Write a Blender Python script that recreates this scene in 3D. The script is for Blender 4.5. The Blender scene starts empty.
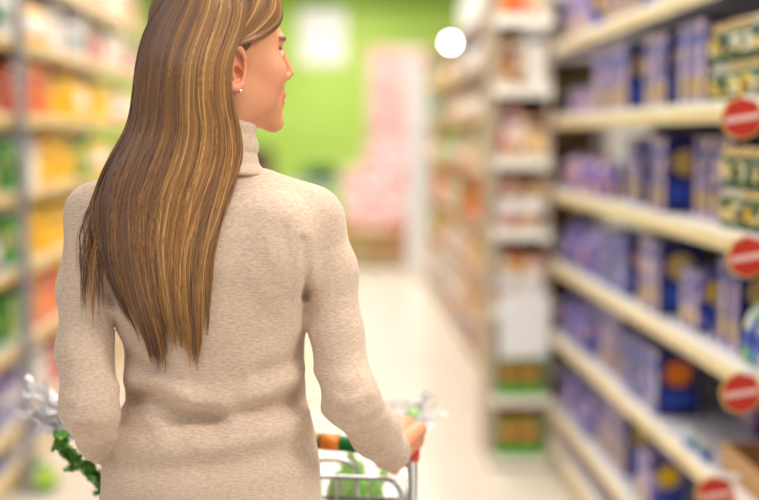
import bpy, bmesh, math, random
import numpy as np
from mathutils import Vector, Matrix

# ------------------------------------------------------------------ camera, world, lights
SC = bpy.context.scene
COL = SC.collection
CAMZ, FPX = 1.47, 1300.0
PITCH, YAW = math.atan(115/FPX), math.atan(44.5/FPX)
cd = bpy.data.cameras.new('camera'); cam = bpy.data.objects.new('camera', cd); COL.objects.link(cam)
cam.location = (0, 0, CAMZ); cam.rotation_euler = (math.pi/2-PITCH, 0, -YAW)
cd.sensor_width = 36; cd.lens = FPX*36/759; cd.clip_start = .05; cd.clip_end = 100
cd.dof.use_dof = True; cd.dof.focus_distance = 1.90; cd.dof.aperture_fstop = 1.35; cd.dof.aperture_blades = 0
SC.camera = cam
SC.view_settings.view_transform = 'Standard'; SC.view_settings.look = 'None'
SC.view_settings.gamma = 1; SC.view_settings.use_curve_mapping = False
SC.view_settings.exposure = 0.42
w = bpy.data.worlds.new('world'); SC.world = w; w.use_nodes = True
w.node_tree.nodes['Background'].inputs[0].default_value = (.97, .97, 1, 1)
w.node_tree.nodes['Background'].inputs[1].default_value = .33
CEIL = 3.45
LAMPS = [(.1, .4, 14), (.55, 2.6, 40), (.0, 4.9, 30), (-.1, 7.5, 38), (0, 10.3, 50), (.2, 13, 55), (.2, 15.4, 46), (-3, 14.6, 36), (-2.4, .0, 22), (2.0, .9, 62)]

_R = cam.rotation_euler.to_matrix()
def P(px, py, Y):
    d = _R @ Vector(((px-379.5)/FPX, -(py-250)/FPX, -1))
    return Vector((0, 0, CAMZ)) + d*(Y/d.y)

# ------------------------------------------------------------------ helpers
def link(o, parent=None):
    COL.objects.link(o)
    if parent: o.parent = parent
    return o
def tag(o, label=None, cat=None, group=None, kind=None):
    if label: o['label'] = label
    if cat: o['category'] = cat
    if group: o['group'] = group
    if kind: o['kind'] = kind
    return o
def empty(name, loc=(0,0,0), rz=0, **k):
    o = bpy.data.objects.new(name, None); o.location = loc; o.rotation_euler = (0,0,rz); o.empty_display_size = .05
    link(o); return tag(o, **k)
def mat(name, col, rough=.5, metal=0, spec=.5, **k):
    m = bpy.data.materials.new(name); m.use_nodes = True
    b = m.node_tree.nodes['Principled BSDF']
    b.inputs['Base Color'].default_value = (*col, 1); b.inputs['Roughness'].default_value = rough
    b.inputs['Metallic'].default_value = metal; b.inputs['Specular IOR Level'].default_value = spec
    for kk, v in k.items(): b.inputs[kk.replace('_', ' ')].default_value = v
    return m
def srgb(r, g, b):
    f = lambda c: (c/255/12.92) if c/255 <= .04045 else ((c/255+.055)/1.055)**2.4
    return (f(r), f(g), f(b))
def N(m, t, **k):
    n = m.node_tree.nodes.new(t)
    for a, v in k.items():
        if a.startswith('i_'): n.inputs[a[2:].replace('_', ' ')].default_value = v
        else: setattr(n, a, v)
    return n
def L(m, a, b): m.node_tree.links.new(a, b)
def BS(m): return m.node_tree.nodes['Principled BSDF']
def noisy(m, c1, c2, scale=8, stretch=(1,1,1), detail=3, coord='Object', bump=0, bscale=None, lo=.35, hi=.65):
    tc = N(m, 'ShaderNodeTexCoord'); mp = N(m, 'ShaderNodeMapping'); mp.inputs['Scale'].default_value = stretch
    L(m, tc.outputs[coord], mp.inputs[0])
    n = N(m, 'ShaderNodeTexNoise', i_Scale=scale, i_Detail=detail); L(m, mp.outputs[0], n.inputs['Vector'])
    r = N(m, 'ShaderNodeValToRGB'); r.color_ramp.elements[0].position = lo; r.color_ramp.elements[1].position = hi
    r.color_ramp.elements[0].color = (*c1, 1); r.color_ramp.elements[1].color = (*c2, 1)
    L(m, n.outputs['Fac'], r.inputs[0]); L(m, r.outputs[0], BS(m).inputs['Base Color'])
    if bump:
        bn = N(m, 'ShaderNodeBump', i_Strength=bump, i_Distance=.002); L(m, n.outputs['Fac'], bn.inputs['Height'])
        L(m, bn.outputs[0], BS(m).inputs['Normal'])
    return m

class MB:
    def __init__(s): s.v = []; s.f = []; s.m = []; s.sm = []
    def add(s, vs, fs, mi=0, smooth=False):
        o = len(s.v); s.v += [tuple(p) for p in vs]; s.f += [tuple(i+o for i in f) for f in fs]
        s.m += [mi]*len(fs); s.sm += [smooth]*len(fs); return s
    def box(s, x0, x1, y0, y1, z0, z1, mi=0, mats6=None, ch=0):
        if ch <= 0:
            vs = [(x,y,z) for z in (z0,z1) for y in (y0,y1) for x in (x0,x1)]
            fs = [(0,2,3,1),(4,5,7,6),(0,1,5,4),(2,6,7,3),(0,4,6,2),(1,3,7,5)]   # -z +z -y +y -x +x
            o = len(s.v); s.v += vs
            for k, f in enumerate(fs):
                s.f.append(tuple(i+o for i in f)); s.m.append(mats6[k] if mats6 else mi); s.sm.append(False)
            return s
        bm = bmesh.new(); bmesh.ops.create_cube(bm, size=1)
        for v in bm.verts: v.co = Vector(((x0+x1)/2+v.co.x*(x1-x0), (y0+y1)/2+v.co.y*(y1-y0), (z0+z1)/2+v.co.z*(z1-z0)))
        bmesh.ops.bevel(bm, geom=list(bm.edges), offset=ch, segments=2, affect='EDGES', profile=.6)
        bm.normal_update(); bm.verts.index_update(); o = len(s.v); s.v += [tuple(v.co) for v in bm.verts]
        for f in bm.faces:
            n = f.normal; k = {2:(0,1),1:(2,3),0:(4,5)}[max(range(3), key=lambda i: abs(n[i]))]
            k = k[1] if n[max(range(3), key=lambda i: abs(n[i]))] > 0 else k[0]
            s.f.append(tuple(v.index+o for v in f.verts)); s.m.append(mats6[k] if mats6 else mi); s.sm.append(False)
        bm.free(); return s
    def lathe(s, prof, n=20, c=(0,0,0), mi=0, mis=None, smooth=True):
        o = len(s.v)
        for r, z in prof:
            for i in range(n):
                a = 2*math.pi*i/n; s.v.append((c[0]+r*math.cos(a), c[1]+r*math.sin(a), c[2]+z))
        for j in range(len(prof)-1):
            for i in range(n):
                a, b = o+j*n+i, o+j*n+(i+1) % n
                s.f.append((a, b, b+n, a+n)); s.m.append(mis[j] if mis else mi); s.sm.append(smooth)
        s.f.append(tuple(o+i for i in range(n))[::-1]); s.m.append(mis[0] if mis else mi); s.sm.append(False)
        e = o+(len(prof)-1)*n; s.f.append(tuple(e+i for i in range(n))); s.m.append(mis[-1] if mis else mi); s.sm.append(False)
        return s
    def tube(s, pts, r, n=8, mi=0, closed=False):
        pts = [Vector(p) for p in pts]; K = len(pts); rs = r if isinstance(r, (list, tuple)) else [r]*K
        o = len(s.v); up = Vector((0,0,1)); prev = None
        for i, p in enumerate(pts):
            if closed: t = pts[(i+1) % K]-pts[i-1]
            else: t = pts[min(i+1, K-1)]-pts[max(i-1, 0)]
            t.normalize()
            if prev is None:
                a = up if abs(t.dot(up)) < .9 else Vector((1,0,0)); u = t.cross(a).normalized()
            else: u = (prev-t*prev.dot(t)).normalized()
            prev = u; v = t.cross(u)
            for k in range(n):
                a = 2*math.pi*k/n; s.v.append(tuple(p+u*math.cos(a)*rs[i]+v*math.sin(a)*rs[i]))
        for i in range(K if closed else K-1):
            for k in range(n):
                a, b = o+i*n+k, o+i*n+(k+1) % n; c_ = o+((i+1) % K)*n+(k+1) % n; d = o+((i+1) % K)*n+k
                s.f.append((a, b, c_, d)); s.m.append(mi); s.sm.append(True)
        if not closed:
            s.f.append(tuple(o+k for k in range(n))[::-1]); s.m.append(mi); s.sm.append(False)
            s.f.append(tuple(o+(K-1)*n+k for k in range(n))); s.m.append(mi); s.sm.append(False)
        return s
    def mesh(s, name, mats):
        me = bpy.data.meshes.new(name); me.from_pydata(s.v, [], s.f); 
        for m in (mats if isinstance(mats, (list, tuple)) else [mats]): me.materials.append(m)
        me.polygons.foreach_set('material_index', s.m); me.polygons.foreach_set('use_smooth', s.sm); me.update(); return me
    def build(s, name, mats, parent=None, loc=None, **k):
        o = bpy.data.objects.new(name, s.mesh(name, mats)); link(o, parent)
        if loc is not None: o.location = loc
        return tag(o, **k)
def rounded(pts, rad, seg=5):
    pts = [Vector(p) for p in pts]; out = [pts[0]]
    for i in range(1, len(pts)-1):
        a, b, c = pts[i-1], pts[i], pts[i+1]; r = min(rad, (a-b).length*.45, (c-b).length*.45)
        p, q = b+(a-b).normalized()*r, b+(c-b).normalized()*r
        for k in range(seg+1):
            t = k/seg; out.append(p*(1-t)**2+b*2*t*(1-t)+q*t*t)
    return out+[pts[-1]]

# implicit surfaces -> mesh (surface nets)
def nets(fn, lo, hi, h, flip=False):
    ax = [np.arange(lo[i], hi[i]+h, h) for i in range(3)]
    X, Y, Z = np.meshgrid(*ax, indexing='ij'); V = fn(X, Y, Z).astype(np.float64)
    V[0], V[-1] = np.maximum(V[0], 1e-4), np.maximum(V[-1], 1e-4)
    V[:,0] = np.maximum(V[:,0], 1e-4); V[:,-1] = np.maximum(V[:,-1], 1e-4)
    V[:,:,0] = np.maximum(V[:,:,0], 1e-4); V[:,:,-1] = np.maximum(V[:,:,-1], 1e-4)
    S = V < 0; nx, ny, nz = [s-1 for s in V.shape]
    acc = np.zeros((nx, ny, nz, 3)); cnt = np.zeros((nx, ny, nz))
    for ax_ in range(3):
        oth = [a for a in range(3) if a != ax_]
        for o1 in (0, 1):
            for o2 in (0, 1):
                o = [0,0,0]; o[oth[0]] = o1; o[oth[1]] = o2; q = list(o); q[ax_] = 1
                A = V[o[0]:o[0]+nx, o[1]:o[1]+ny, o[2]:o[2]+nz]; B = V[q[0]:q[0]+nx, q[1]:q[1]+ny, q[2]:q[2]+nz]
                c = (A < 0) != (B < 0); t = np.where(c, A/np.where(c, A-B, 1), 0)
                cnt += c
                for k in range(3): acc[..., k] += np.where(c, t if k == ax_ else o[k], 0)
    m = cnt > 0; idx = -np.ones(m.shape, int); idx[m] = np.arange(m.sum())
    ii = np.argwhere(m); vs = np.array(lo)+(ii+acc[m]/cnt[m][:, None])*h
    fs = []
    for ax_ in range(3):
        sl = [slice(1, None)]*3; 
        A = S[:-1,:,:] if ax_ == 0 else S[:,:-1,:] if ax_ == 1 else S[:,:,:-1]
        B = S[1:,:,:] if ax_ == 0 else S[:,1:,:] if ax_ == 1 else S[:,:,1:]
        e = np.argwhere(A != B)
        o1, o2 = [a for a in range(3) if a != ax_]
        e = e[(e[:, o1] > 0) & (e[:, o2] > 0) & (e[:, o1] < m.shape[o1]) & (e[:, o2] < m.shape[o2])]
        d1 = np.zeros(3, int); d1[o1] = 1; d2 = np.zeros(3, int); d2[o2] = 1
        g = lambda q: idx[q[:,0], q[:,1], q[:,2]]
        Q = np.stack([g(e), g(e-d1), g(e-d1-d2), g(e-d2)], 1)
        ins = A[e[:,0], e[:,1], e[:,2]]
        if ax_ == 1: ins = ~ins
        Q[~ins] = Q[~ins][:, ::-1]
        fs.append(Q)
    F = np.concatenate(fs); F = F[(F >= 0).all(1)]
    return vs, F
def npmesh(name, vs, F, mats, smooth=True):
    me = bpy.data.meshes.new(name); me.from_pydata([tuple(v) for v in vs.tolist()], [], F.tolist())
    for m in (mats if isinstance(mats, list) else [mats]): me.materials.append(m)
    me.polygons.foreach_set('use_smooth', [smooth]*len(me.polygons)); me.update(); return me
def smin(a, b, k):
    h = np.clip(.5+.5*(b-a)/k, 0, 1); return b*(1-h)+a*h-k*h*(1-h)
def smax(a, b, k): return -smin(-a, -b, k)
def cone(X, Y, Z, a, b, ra, rb):
    a = np.array(a, float); b = np.array(b, float); ba = b-a
    px, py, pz = X-a[0], Y-a[1], Z-a[2]
    h = np.clip((px*ba[0]+py*ba[1]+pz*ba[2])/(ba@ba), 0, 1)
    return np.sqrt((px-h*ba[0])**2+(py-h*ba[1])**2+(pz-h*ba[2])**2)-(ra+(rb-ra)*h)
def ell(X, Y, Z, c, r):
    q = np.sqrt(((X-c[0])/r[0])**2+((Y-c[1])/r[1])**2+((Z-c[2])/r[2])**2)
    q2 = np.sqrt(((X-c[0])/r[0]**2)**2+((Y-c[1])/r[1]**2)**2+((Z-c[2])/r[2]**2)**2)
    return q*(q-1)/np.maximum(q2, 1e-6)

# ------------------------------------------------------------------ materials
M = {}
M['floor'] = noisy(mat('floor_vinyl', (.8,.74,.62), .22), srgb(232,221,206), srgb(240,231,218), 3)
M['green'] = noisy(mat('lime_wall_paint', (.4,.8,.05), .6), srgb(170,204,84), srgb(178,210,94), 1.5)
M['green_trim'] = mat('dark_lime_paint', srgb(126,176,40), .6)
M['white_wall'] = mat('white_wall_paint', (.82,.8,.76), .7)
M['ceil'] = mat('ceiling_white', (.85,.84,.82), .8)
M['rack'] = mat('rack_cream_metal', srgb(232,222,200), .4)
M['rackback'] = mat('rack_back_panel', srgb(70,62,84), .6)
M['shelf'] = mat('shelf_metal', srgb(214,214,222), .35)
M['railw'] = mat('rail_white', srgb(250,246,232), .3)
M['railc'] = noisy(mat('rail_cream', srgb(236,214,160), .35), srgb(240,222,170), srgb(222,196,140), 6, (1, 3, .2))
M['post'] = mat('upright_grey', srgb(150,150,160), .4, .3)
M['wood'] = noisy(mat('light_wood', srgb(196,150,92), .5), srgb(190,140,84), srgb(214,170,112), 10, (1,8,8))
M['chrome'] = mat('cart_zinc_wire', (.62,.65,.66), .22, .9)
M['handleg'] = mat('handle_green', srgb(10,96,40), .25)
M['handleo'] = mat('handle_orange', srgb(214,120,30), .35)
M['red'] = mat('red_plastic', srgb(206,38,26), .35)
M['band'] = mat('pale_band', srgb(240,206,196), .4)
M['sred'] = mat('sign_red', srgb(198,44,26), .5)
M['black'] = mat('black_rubber', (.02,.02,.02), .6)
M['cream'] = mat('cream_plastic', srgb(242,222,170), .4)
M['white'] = mat('white_plastic', (.86,.86,.86), .4)
def plain(name, c, rough=.4, metal=0): 
    M[name] = mat(name, srgb(*c), rough, metal); return M[name]
for n_, c_ in dict(p_red=(206,52,30), p_orange=(240,130,28), p_yellow=(250,206,24), p_green=(70,160,50), p_teal=(90,170,180), p_blue=(48,78,178),
                   p_navy=(26,30,98), p_pink=(232,150,150), p_lilac=(190,172,214), p_cream=(244,226,186), p_brown=(150,96,56), p_tan=(206,160,104),
                   p_white=(240,238,234), p_purple=(110,86,150), p_lime=(176,210,60), p_dark=(50,44,50), p_gold=(214,180,100), p_dgreen=(20,82,44)).items():
    plain(n_, c_)
M['gold'] = mat('gold_lid', (.85,.68,.34), .18, 1)
M['silver'] = mat('silver_foil', (.86,.84,.8), .22, 1)
# printed pack front: lilac / pink bands with a picture patch
def printed(name, cols, scale=6, stretch=(1,1,1), rough=.35, coord='Generated'):
    m = mat(name, cols[0], rough); tc = N(m, 'ShaderNodeTexCoord'); mp = N(m, 'ShaderNodeMapping'); mp.inputs['Scale'].default_value = stretch
    oi = N(m, 'ShaderNodeObjectInfo'); ad = N(m, 'ShaderNodeVectorMath', operation='ADD'); L(m, tc.outputs[coord], ad.inputs[0])
    ml = N(m, 'ShaderNodeMath', operation='MULTIPLY'); ml.inputs[1].default_value = 7.; L(m, oi.outputs['Random'], ml.inputs[0]); L(m, ml.outputs[0], ad.inputs[1])
    L(m, ad.outputs[0], mp.inputs[0])
    v = N(m, 'ShaderNodeTexVoronoi', i_Scale=scale); L(m, mp.outputs[0], v.inputs['Vector'])
    sp = N(m, 'ShaderNodeSeparateColor'); L(m, v.outputs['Color'], sp.inputs[0])
    r = N(m, 'ShaderNodeValToRGB'); r.color_ramp.interpolation = 'CONSTANT'
    while len(r.color_ramp.elements) < len(cols): r.color_ramp.elements.new(.5)
    for i, c in enumerate(cols): r.color_ramp.elements[i].position = i/len(cols); r.color_ramp.elements[i].color = (*c, 1)
    L(m, sp.outputs[0], r.inputs[0]); L(m, r.outputs[0], BS(m).inputs['Base Color']); M[name] = m; return m
S = srgb
printed('lilac_print', [S(186,164,212), S(214,190,208), S(120,104,186), S(230,196,196), S(58,50,140), S(200,176,216)], 4.6, (1,1,1.4))
printed('blue_print', [S(48,56,160), S(40,46,146), S(80,88,190), S(28,32,106), S(150,140,206), S(210,200,230)], 4, (1,1,1.3))
printed('violet_print', [S(70,62,170), S(50,46,150), S(206,190,222), S(96,80,184), S(230,170,110)], 3.4)
printed('warm_print', [S(236,160,50), S(204,100,44), S(250,216,120), S(180,74,44), S(240,196,90), S(224,206,180)], 2.6)
printed('pink_print', [S(232,170,158), S(244,220,206), S(196,100,90), S(226,180,130), S(170,120,104)], 2.8)
printed('tan_print', [S(206,156,92), S(232,196,130), S(156,98,54), S(240,216,180), S(130,80,56)], 2.8)
printed('cool_print', [S(90,160,190), S(216,226,232), S(40,90,170), S(130,190,90), S(236,214,160)], 2.8)
printed('green_print', [S(60,140,60), S(150,200,70), S(30,96,50), S(236,226,160), S(220,180,70)], 3)
printed('yellow_print', [S(250,206,20), S(248,186,8), S(250,214,50), S(240,150,20)], 2.6)
printed('orange_print', [S(226,74,22), S(236,110,24), S(200,40,20), S(240,150,40)], 2.6)
printed('red_print', [S(206,44,30), S(226,70,40), S(180,30,30), S(244,220,190)], 2.4)
printed('white_print', [S(240,234,222), S(222,206,186), S(190,150,120), S(246,244,238)], 2.4)
printed('coffee_print', [S(16,84,50), S(232,214,150), S(230,190,60), S(10,50,36), S(244,240,220)], 2.6, (1,1,1.5))
def lit(name, col, e):
    m = mat(name, col, .4); BS(m).inputs['Emission Color'].default_value = (*col, 1); BS(m).inputs['Emission Strength'].default_value = e; M[name] = m
lit('tube', (1,.97,.9), 6); lit('spot_face', (1,.96,.86), 40)

# ------------------------------------------------------------------ setting
MB().box(-6, 6, -2.5, 17.2, -.1, 0).build('floor', M['floor'], kind='structure')
MB().box(-6, 2.05, 17.2, 17.4, 0, 3.3).build('wall_back', M['green'], kind='structure')
MB().box(2.05, 6, 17.2, 17.4, 0, CEIL).build('wall_right', M['white_wall'], kind='structure')
MB().box(-6, 2.05, 17.1, 17.4, 3.12, 3.2).build('trim_1', M['green_trim'], kind='structure')
MB().box(-6, 2.05, 17.17, 17.4, 3.3, CEIL).build('trim_2', M['green'], kind='structure')
MB().box(-6, 6, -2.5, 17.4, CEIL, CEIL+.1).build('ceiling', M['ceil'], kind='structure')
lampwords = ['behind the shopper', 'over the near aisle', 'over the nearer end of the far shelving', 'over the middle of the aisle', 'over the far half of the aisle',
             'over the far end of the aisle', 'in front of the lime wall', 'over the far left floor', 'over the left side behind the shopper', 'over the right side behind the shopper']
for (x, y, e), wd in zip(LAMPS, lampwords):
    r = empty('ceiling_light', (x, y, CEIL), label='white fluorescent ceiling light '+wd, cat='ceiling light', group='ceiling lights')
    MB().box(-.6, .6, -.3, .3, -.07, 0, ch=.006).build('housing', M['white'], r)
    for s in (-.18, 0, .18): MB().tube([(-.56, s, -.085), (.56, s, -.085)], .014).build('tube', M['tube'], r)
    ld = bpy.data.lights.new('light', 'AREA'); ld.shape = 'RECTANGLE'; ld.size = 1.2; ld.size_y = .6; ld.energy = e; ld.color = (1,.95,.895) if x > -2 else (.72,.82,1)
    lo = bpy.data.objects.new('light', ld); link(lo, r); lo.location = (0,0,-.11)

# ------------------------------------------------------------------ racks
SH = [.14, .30, .62, .93, 1.24, 1.55, 1.86]
ORD = ['lowest shelf', 'second shelf from the floor', 'third shelf from the floor', 'middle shelf', 'shelf at elbow height', 'shelf at eye height', 'top shelf']
ORDS = dict(zip(SH+[2.17], ['floor-level shelf', 'second lowest shelf', 'knee-height shelf', 'hip-height shelf', 'chest-height shelf', 'eye-height shelf', 'top shelf', 'uppermost shelf']))
def rack(side, xf, y0, y1, label, top=2.15, back='rackback', depth=.46, shelves=SH[1:], group=None, rails=('railw','railc'), rh=.046):
    """side=+1 rack on the right of the aisle (front faces -x)"""
    r = empty('shelving_rack', (xf, (y0+y1)/2, 0), label=label, cat='shelving rack', group=group)
    h = (y1-y0)/2; s = side
    def bx(a, b, *z, **k):
        x0, x1 = sorted((a*s, b*s)); return MB().box(x0, x1, *z, **k)
    bx(depth, depth+.02, -h, h, .0, top).build('back_panel', M[back], r)
    for e in (-h, h-.03):
        bx(depth-.05, depth, e, e+.03, 0, top, ch=.004).build('upright', M['post'], r)
    bx(.02, depth, -h+.003, h-.003, 0, .10).build('plinth', M['rack'], r)
    for z in [.14]+list(shelves)+([2.15] if top < 2.2 and side > 0 else [])+([2.17] if side < 0 else []):
        sh = bx(.006, depth, -h+.003, h-.003, z-.022, z, ch=.002).build('shelf_board', M['shelf'], r)
        x0, x1 = sorted((-.008*s, .006*s))
        b = MB().box(x0, x1, -h+.005, h-.005, z-rh-.004, z+.004, 0)
        x2, x3 = sorted((-.012*s, -.007*s))
        b.box(x2, x3, -h+.01, h-.01, z-rh, z-.018, 1)
        b.build('price_rail', [M[rails[0]], M[rails[1]]], sh)
    return r
XR, XL, XF = .95, -1.30, .86
rack(1, XR, 1.95, 3.72, 'near bay of the cream shelving on the right, beside the red round signs', top=2.2)
rack(1, XR, 3.73, 5.58, 'farther bay of the cream right-hand shelving full of lilac and blue cartons', top=2.2)
rack(-1, XL, 3.5, 5.28, 'nearest bay of the left shelving, at the left edge behind a grey upright', top=2.6, back='p_tan', rails=('p_cream','p_gold'))
rack(-1, XL, 5.29, 7.2, 'left shelving bay holding orange and yellow packs, just past the grey upright', top=2.6, back='p_tan', rails=('p_cream','p_gold'))
rack(-1, XL, 7.21, 9.2, 'left shelving bay behind the shopper\'s left shoulder', top=2.6, back='p_tan', rails=('p_cream','p_gold'))
rack(1, XF, 6.35, 8.3, 'first bay of the far right shelving behind the end display', back='p_tan', rails=('p_brown','p_tan'), rh=.022)
rack(1, XF, 8.31, 10.3, 'middle bay of the far right shelving', back='p_tan', rails=('p_brown','p_tan'), rh=.022)
rack(1, XF, 10.31, 12.4, 'farthest bay of the right shelving before the pink panel', back='p_tan', rails=('p_brown','p_tan'), rh=.022)
# tall grey front upright of the left rack
MB().box(-.02, .02, -.02, .02, 0, 2.55, ch=.004).build('upright_post', M['post'], loc=(XL+.045, 5.285, 0), label='tall grey upright post at the left edge between two shelving bays', cat='post')

# ------------------------------------------------------------------ products
def copy_at(o, loc, rz=0, sc=None):
    c = o.copy(); COL.objects.link(c); c.location = loc; c.rotation_euler = (0,0,rz)
    if sc: c.scale = sc
    for ch in o.children:
        d = ch.copy(); COL.objects.link(d); d.parent = c
    return c
PROTO = {}
def proto_mesh(key, mb, mats): PROTO[key] = mb.mesh(key, mats)
def carton_mesh(key, w, d, h, front, side, disc=None, bar=None):
    b = MB().box(0, d, -w/2, w/2, 0, h, mats6=[1,1,1,1,0,1], ch=.002)
    mats = [M[front], M[side]]
    if disc:
        for sgn in (-1, 1):
            n = 16; cy = sgn*(w/2+.0008); vs = [(d*.5+math.cos(2*math.pi*i/n)*d*.33, cy, h*.66+math.sin(2*math.pi*i/n)*d*.3) for i in range(n)]
            f = tuple(range(n)); b.add(vs, [f if sgn < 0 else f[::-1]], 2)
            y_ = sgn*(w/2+.0008); vs = [(d*.14, y_, h*.14), (d*.86, y_, h*.14), (d*.86, y_, h*.4), (d*.14, y_, h*.4)]
            b.add(vs, [(0,1,2,3) if sgn < 0 else (3,2,1,0)], 3)
        mats += [M[disc], M[bar or 'p_blue']]
    if key in ('tall_carton', 'medium_carton'):
        x = -.0006; b.add([(x, w*.2, h*.01), (x, w*.49, h*.01), (x, w*.49, h*.99), (x, w*.2, h*.99)], [(0,3,2,1)], 1)
        x = -.0007; b.add([(x, -w*.4, h*.12), (x, w*.1, h*.12), (x, w*.1, h*.34), (x, -w*.4, h*.34)], [(0,3,2,1)], 2)
    x = -.0008; vs = [(x, -w*.36, h*.72), (x, w*.36, h*.72), (x, w*.36, h*.84), (x, -w*.36, h*.84)]
    b.add(vs, [(0,3,2,1)], len(mats)); mats.append(M[bar or 'p_navy'])
    proto_mesh(key, b, mats)
def pouch_mesh(key, w, d, h, front, lab='p_white'):
    b = MB(); n = 16; rows = []
    for j, (t, k) in enumerate([(0,.8),(.05,1),(.3,1.05),(.6,.95),(.82,.6),(.93,.16),(1,.14)]):
        for i in range(n):
            a = 2*math.pi*i/n; ca, sa = math.cos(a), math.sin(a)
            ex = abs(ca)**.6*math.copysign(1, ca); ey = abs(sa)**.6*math.copysign(1, sa)
            wk = w/2*(1 if t < .9 else .96)
            b.v.append((d/2+ex*d/2*k, ey*wk*(1+.02*math.sin(i*2+j)), t*h))
    for j in range(6):
        for i in range(n):
            a, c = j*n+i, j*n+(i+1) % n; b.f.append((a, c, c+n, a+n)); b.m.append(1 if j == 2 else 0); b.sm.append(True)
    b.f.append(tuple(range(n))[::-1]); b.m.append(0); b.sm.append(False); b.f.append(tuple(6*n+i for i in range(n))); b.m.append(0); b.sm.append(False)
    proto_mesh(key, b, [M[front], M[lab]])
def bottle_mesh(key, r, h, body, cap, lab):
    b = MB().lathe([(r*.9,0),(r,.01),(r,h*.25),(r*1.01,h*.26),(r*1.01,h*.6),(r,h*.61),(r*.9,h*.7),(r*.38,h*.84),(r*.36,h*.9),(r*.42,h*.9),(r*.42,h),(r*.3,h)], 16, (r,0,0), mis=[0,0,0,1,1,0,0,0,0,2,2])
    proto_mesh(key, b, [M[body], M[lab], M[cap]])
def jar_mesh(key, r, h, body, lid):
    b = MB().lathe([(r*.9,0),(r,.006),(r,h*.2),(r*1.012,h*.21),(r*1.012,h*.62),(r,h*.63),(r*.95,h*.74),(r*.8,h*.78),(r*.92,h*.79),(r*.92,h*.97),(r*.85,h)], 18, (r,0,0), mis=[0,0,1,1,1,0,0,0,2,2,2])
    proto_mesh(key, b, [M['p_dgreen'], M[body], M[lid]])
def can_mesh(key, r, h, lab):
    b = MB().lathe([(r*.94,0),(r,.004),(r,.008),(r*.985,.01),(r*.985,h-.01),(r,h-.008),(r,h-.003),(r*.94,h),(r*.9,h-.004)], 18, (r,0,0), mis=[1,1,1,0,1,1,1,1])
    proto_mesh(key, b, [M[lab], M['silver']])

carton_mesh('tall_carton', .088, .13, .225, 'lilac_print', 'p_navy', 'p_gold', 'p_blue')
carton_mesh('medium_carton', .085, .12, .17, 'lilac_print', 'blue_print', 'p_yellow', 'p_blue')
carton_mesh('low_carton', .10, .12, .105, 'lilac_print', 'p_purple', 'p_pink', 'p_navy')
carton_mesh('blue_carton', .10, .13, .20, 'blue_print', 'p_navy', 'p_orange', 'p_blue')
pouch_mesh('violet_pouch', .12, .09, .15, 'violet_print', 'violet_print')
pouch_mesh('blue_pouch', .12, .10, .19, 'blue_print', 'violet_print')
jar_mesh('coffee_jar', .040, .100, 'coffee_print', 'gold')
jar_mesh('coffee_jar_s', .040, .100, 'coffee_print', 'silver')
pouch_mesh('blue_foil_bag', .10, .08, .14, 'cool_print', 'p_blue')
def place(key, name, loc, side, label, cat, group, rz=0, sc=None):
    o = bpy.data.objects.new(name, PROTO[key]); link(o)
    o.location = loc; o.rotation_euler = (0, 0, (0 if side > 0 else math.pi)+rz)
    if sc: o.scale = (sc,)*3
    return tag(o, label, cat, group)
DIM = dict(tall_carton=(.09,.225), medium_carton=(.087,.17), low_carton=(.102,.105), blue_carton=(.102,.2), violet_pouch=(.118,.15), blue_pouch=(.118,.19))
WORD = dict(tall_carton=('tall lilac-fronted navy carton','carton'), medium_carton=('medium lilac and blue carton','carton'), low_carton=('low lilac carton','carton'),
            blue_carton=('blue-fronted carton','carton'), violet_pouch=('violet and white pouch','pouch'), blue_pouch=('plump blue pouch','pouch'))
ORDN = ['first','second','third','fourth','fifth','sixth','seventh','eighth','ninth','tenth','eleventh','twelfth','thirteenth','fourteenth','fifteenth','sixteenth','seventeenth','eighteenth','nineteenth','twentieth']+['twenty-'+q for q in ('first','second','third','fourth','fifth','sixth','seventh','eighth','ninth')]
CNT = {}
def nth(key):
    CNT[key] = CNT.get(key, -1)+1; return ORDN[CNT[key]]
rnd = random.Random(7)
# (start y, end y, key, inset, layers) clusters seen on the right rack, far to near
RIGHT = {
 SH[6]: [(5.5,4.9,'medium_carton',.0,1),(4.8,4.2,'tall_carton',.02,1),(4.0,3.76,'blue_carton',0,1),(3.68,3.3,'tall_carton',0,1)],
 SH[5]: [(5.5,4.95,'low_carton',.02,1),(4.86,4.28,'tall_carton',.0,1),(4.1,3.76,'tall_carton',.005,1),(3.68,3.42,'tall_carton',0,1)],
 SH[4]: [(5.5,4.62,'violet_pouch',.0,1),(4.42,4.18,'tall_carton',.03,1),(3.98,3.76,'tall_carton',.0,1),(3.68,3.3,'tall_carton',.05,1)],
 SH[3]: [(5.5,4.9,'blue_pouch',0,1),(4.8,4.2,'blue_carton',0,1),(4.1,3.78,'tall_carton',0,1),(3.66,3.44,'medium_carton',.02,1),(3.34,3.1,'tall_carton',.03,1)],
 SH[2]: [(5.5,4.9,'blue_pouch',0,1),(4.78,4.4,'tall_carton',.02,1),(4.26,3.8,'blue_carton',0,1),(3.66,3.5,'low_carton',.2,2)],
 SH[1]: [(5.5,4.9,'blue_pouch',0,1),(4.8,4.3,'tall_carton',.02,1),(4.1,3.9,'medium_carton',0,1),(3.66,3.3,'blue_carton',.16,1)],
 SH[0]: [(5.5,4.5,'low_carton',.04,1),(4.4,3.8,'low_carton',.04,1)],
}
where = ['at the far end of', 'right of the farthest cluster on', 'beside the bay joint on', 'just nearer than the bay joint on', 'by the red sign on']
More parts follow.
